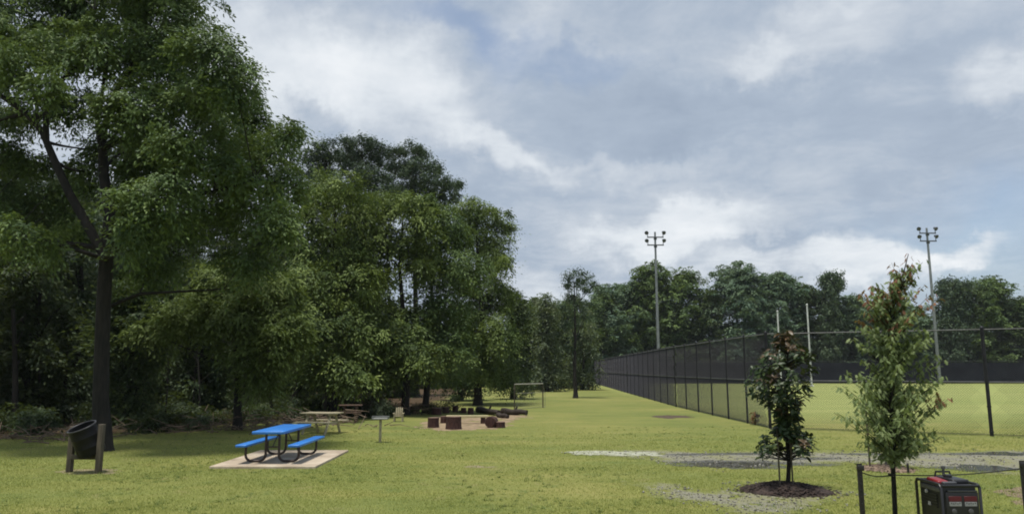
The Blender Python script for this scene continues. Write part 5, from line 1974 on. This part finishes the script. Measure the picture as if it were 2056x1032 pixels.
def pebbles():
    rng = np.random.default_rng(910)
    V, T, K = [], [], []
    n0 = 0
    base = np.array([[1, 0, 0], [0, 1, 0], [-1, 0, 0], [0, -1, 0], [0, 0, 0.8], [0, 0, -0.5]])
    tri = np.array([[0, 1, 4], [1, 2, 4], [2, 3, 4], [3, 0, 4], [1, 0, 5], [2, 1, 5], [3, 2, 5], [0, 3, 5]])
    for poly, cnt in ((PATH, 5000), (SANDY, 1600)):
        lo, hi = poly.min(0) - 0.4, poly.max(0) + 0.4
        x, y = rng.uniform(lo[0], hi[0], cnt), rng.uniform(lo[1], hi[1], cnt)
        d = poly_dist(poly, x, y)
        k = (d + (fbm(x, y, 1.3, 3) - 0.5) * 1.6 > 0) & (fbm(x, y, 1.9, 71) > 0.42)
        k &= np.hypot(x - G(1578, 985)[0], y - G(1578, 985)[1]) > 0.9
        x, y = x[k], y[k]
        n = len(x)
        r = rng.uniform(0.008, 0.03, n) * rng.uniform(0.6, 1.3, n)
        a = rng.uniform(0, 6.28, n)
        v = base[None] * (r[:, None, None] * rng.uniform(0.6, 1.3, (n, 6, 1)))
        w_ = np.empty_like(v)
        w_[..., 0] = v[..., 0] * np.cos(a)[:, None] - v[..., 1] * np.sin(a)[:, None] + x[:, None]
        w_[..., 1] = v[..., 0] * np.sin(a)[:, None] + v[..., 1] * np.cos(a)[:, None] + y[:, None]
        w_[..., 2] = v[..., 2] + 0.010
        V.append(w_.reshape(-1, 3))
        T.append((tri[None] + n0 + np.arange(n)[:, None, None] * 6).reshape(-1, 3))
        K.append(np.repeat(rng.uniform(0, 1, n), 8))
        n0 += n * 6
    o = link_mesh('gravel', raw_mesh('gravel', np.concatenate(V), None, np.concatenate(T), tint=np.concatenate(K)), 'pebble')
    tag(o, 'loose grey pebbles scattered over the drainage track and the bare strip', 'gravel', kind='stuff')


m, t, out = new_mat('pebble')
at = t.node('ShaderNodeAttribute', attribute_name='tint')
t.l.new(pbsdf(t, t.ramp(at.outputs['Fac'], [(0, (0.08, 0.075, 0.065)), (0.5, (0.18, 0.172, 0.145)), (1, (0.34, 0.33, 0.29))]), 0.85, 0, 0.3), out.inputs[0])
MATS['pebble'] = m
pebbles()


def weeds():
    """taller uneven tufts and flat weed rosettes that break up the mown lawn"""
    rng = np.random.default_rng(920)
    N = 5200
    y = 11.6 * (30 / 11.6) ** rng.uniform(0, 1, N)
    x = rng.uniform(-1, 1, N) * (y * 0.74 + 1)
    k = fbm(x, y, 0.55, 91) > 0.50
    k &= ~((x > PADX0 - .1) & (x < PADX1 + .1) & (y > PADY0 - .1) & (y < PADY1 + .1))
    for poly in (PATH, PUD, PIT):
        k &= poly_dist(poly, x, y) < 0.1
    for c, r in ((G(1578, 985), 0.9), (G(1779, 942), 0.66)):
        k &= np.hypot(x - c[0], y - c[1]) > r
    x, y = x[k], y[k]
    n, m_ = len(x), 11
    a = rng.uniform(0, 6.28, (n, m_))
    ln = rng.uniform(0.03, 0.075, (n, 1)) * rng.uniform(0.6, 1.3, (n, m_))
    up = rng.uniform(0.25, 1.1, (n, 1)) * rng.uniform(0.5, 1.2, (n, m_))
    bx = x[:, None] + rng.normal(size=(n, m_)) * 0.025
    by = y[:, None] + rng.normal(size=(n, m_)) * 0.025
    z = np.repeat(emb(y)[:, None], m_, 1)
    v = np.empty((n, m_, 3, 3))
    wd = 0.007
    v[..., 0, :] = np.stack([bx - np.sin(a) * wd, by + np.cos(a) * wd, z - 0.004], -1)
    v[..., 1, :] = np.stack([bx + np.sin(a) * wd, by - np.cos(a) * wd, z - 0.004], -1)
    v[..., 2, :] = np.stack([bx + np.cos(a) * ln, by + np.sin(a) * ln, z + ln * up], -1)
    tint = np.repeat(rng.uniform(0, 1, (n, 1)) ** 1.5, m_, 1)
    o = link_mesh('weeds', raw_mesh('weeds', v.reshape(-1, 3), None, np.arange(n * m_ * 3).reshape(-1, 3), tint=tint.ravel()), 'weed_blade')
    tag(o, 'uneven darker weed tufts dotted through the mown lawn', 'weeds', kind='stuff')


leaf_mat('weed_blade', [(0.083, 0.127, 0.032), (0.116, 0.167, 0.042), (0.166, 0.194, 0.055), (0.333, 0.288, 0.133)], trans=0.3, rough=0.6, nscale=0.6)
weeds()

# ------------------------------------------------------------------ the humid air
mb = MB()
mb.box((0, 80, 19), (460, 220, 40))
o = mb.build('haze', None, smooth=False, loc=(0, 80, 19))
m, t, out = new_mat('haze')
pv = t.node('ShaderNodeVolumePrincipled')
pv.inputs['Color'].default_value = (0.86, 0.92, 1.0, 1)
pv.inputs['Density'].default_value = 0.00015
t.l.new(pv.outputs[0], out.inputs['Volume'])
o.data.materials.append(m)
tag(o, 'faint humid haze softening the far tree line', 'haze', kind='stuff')
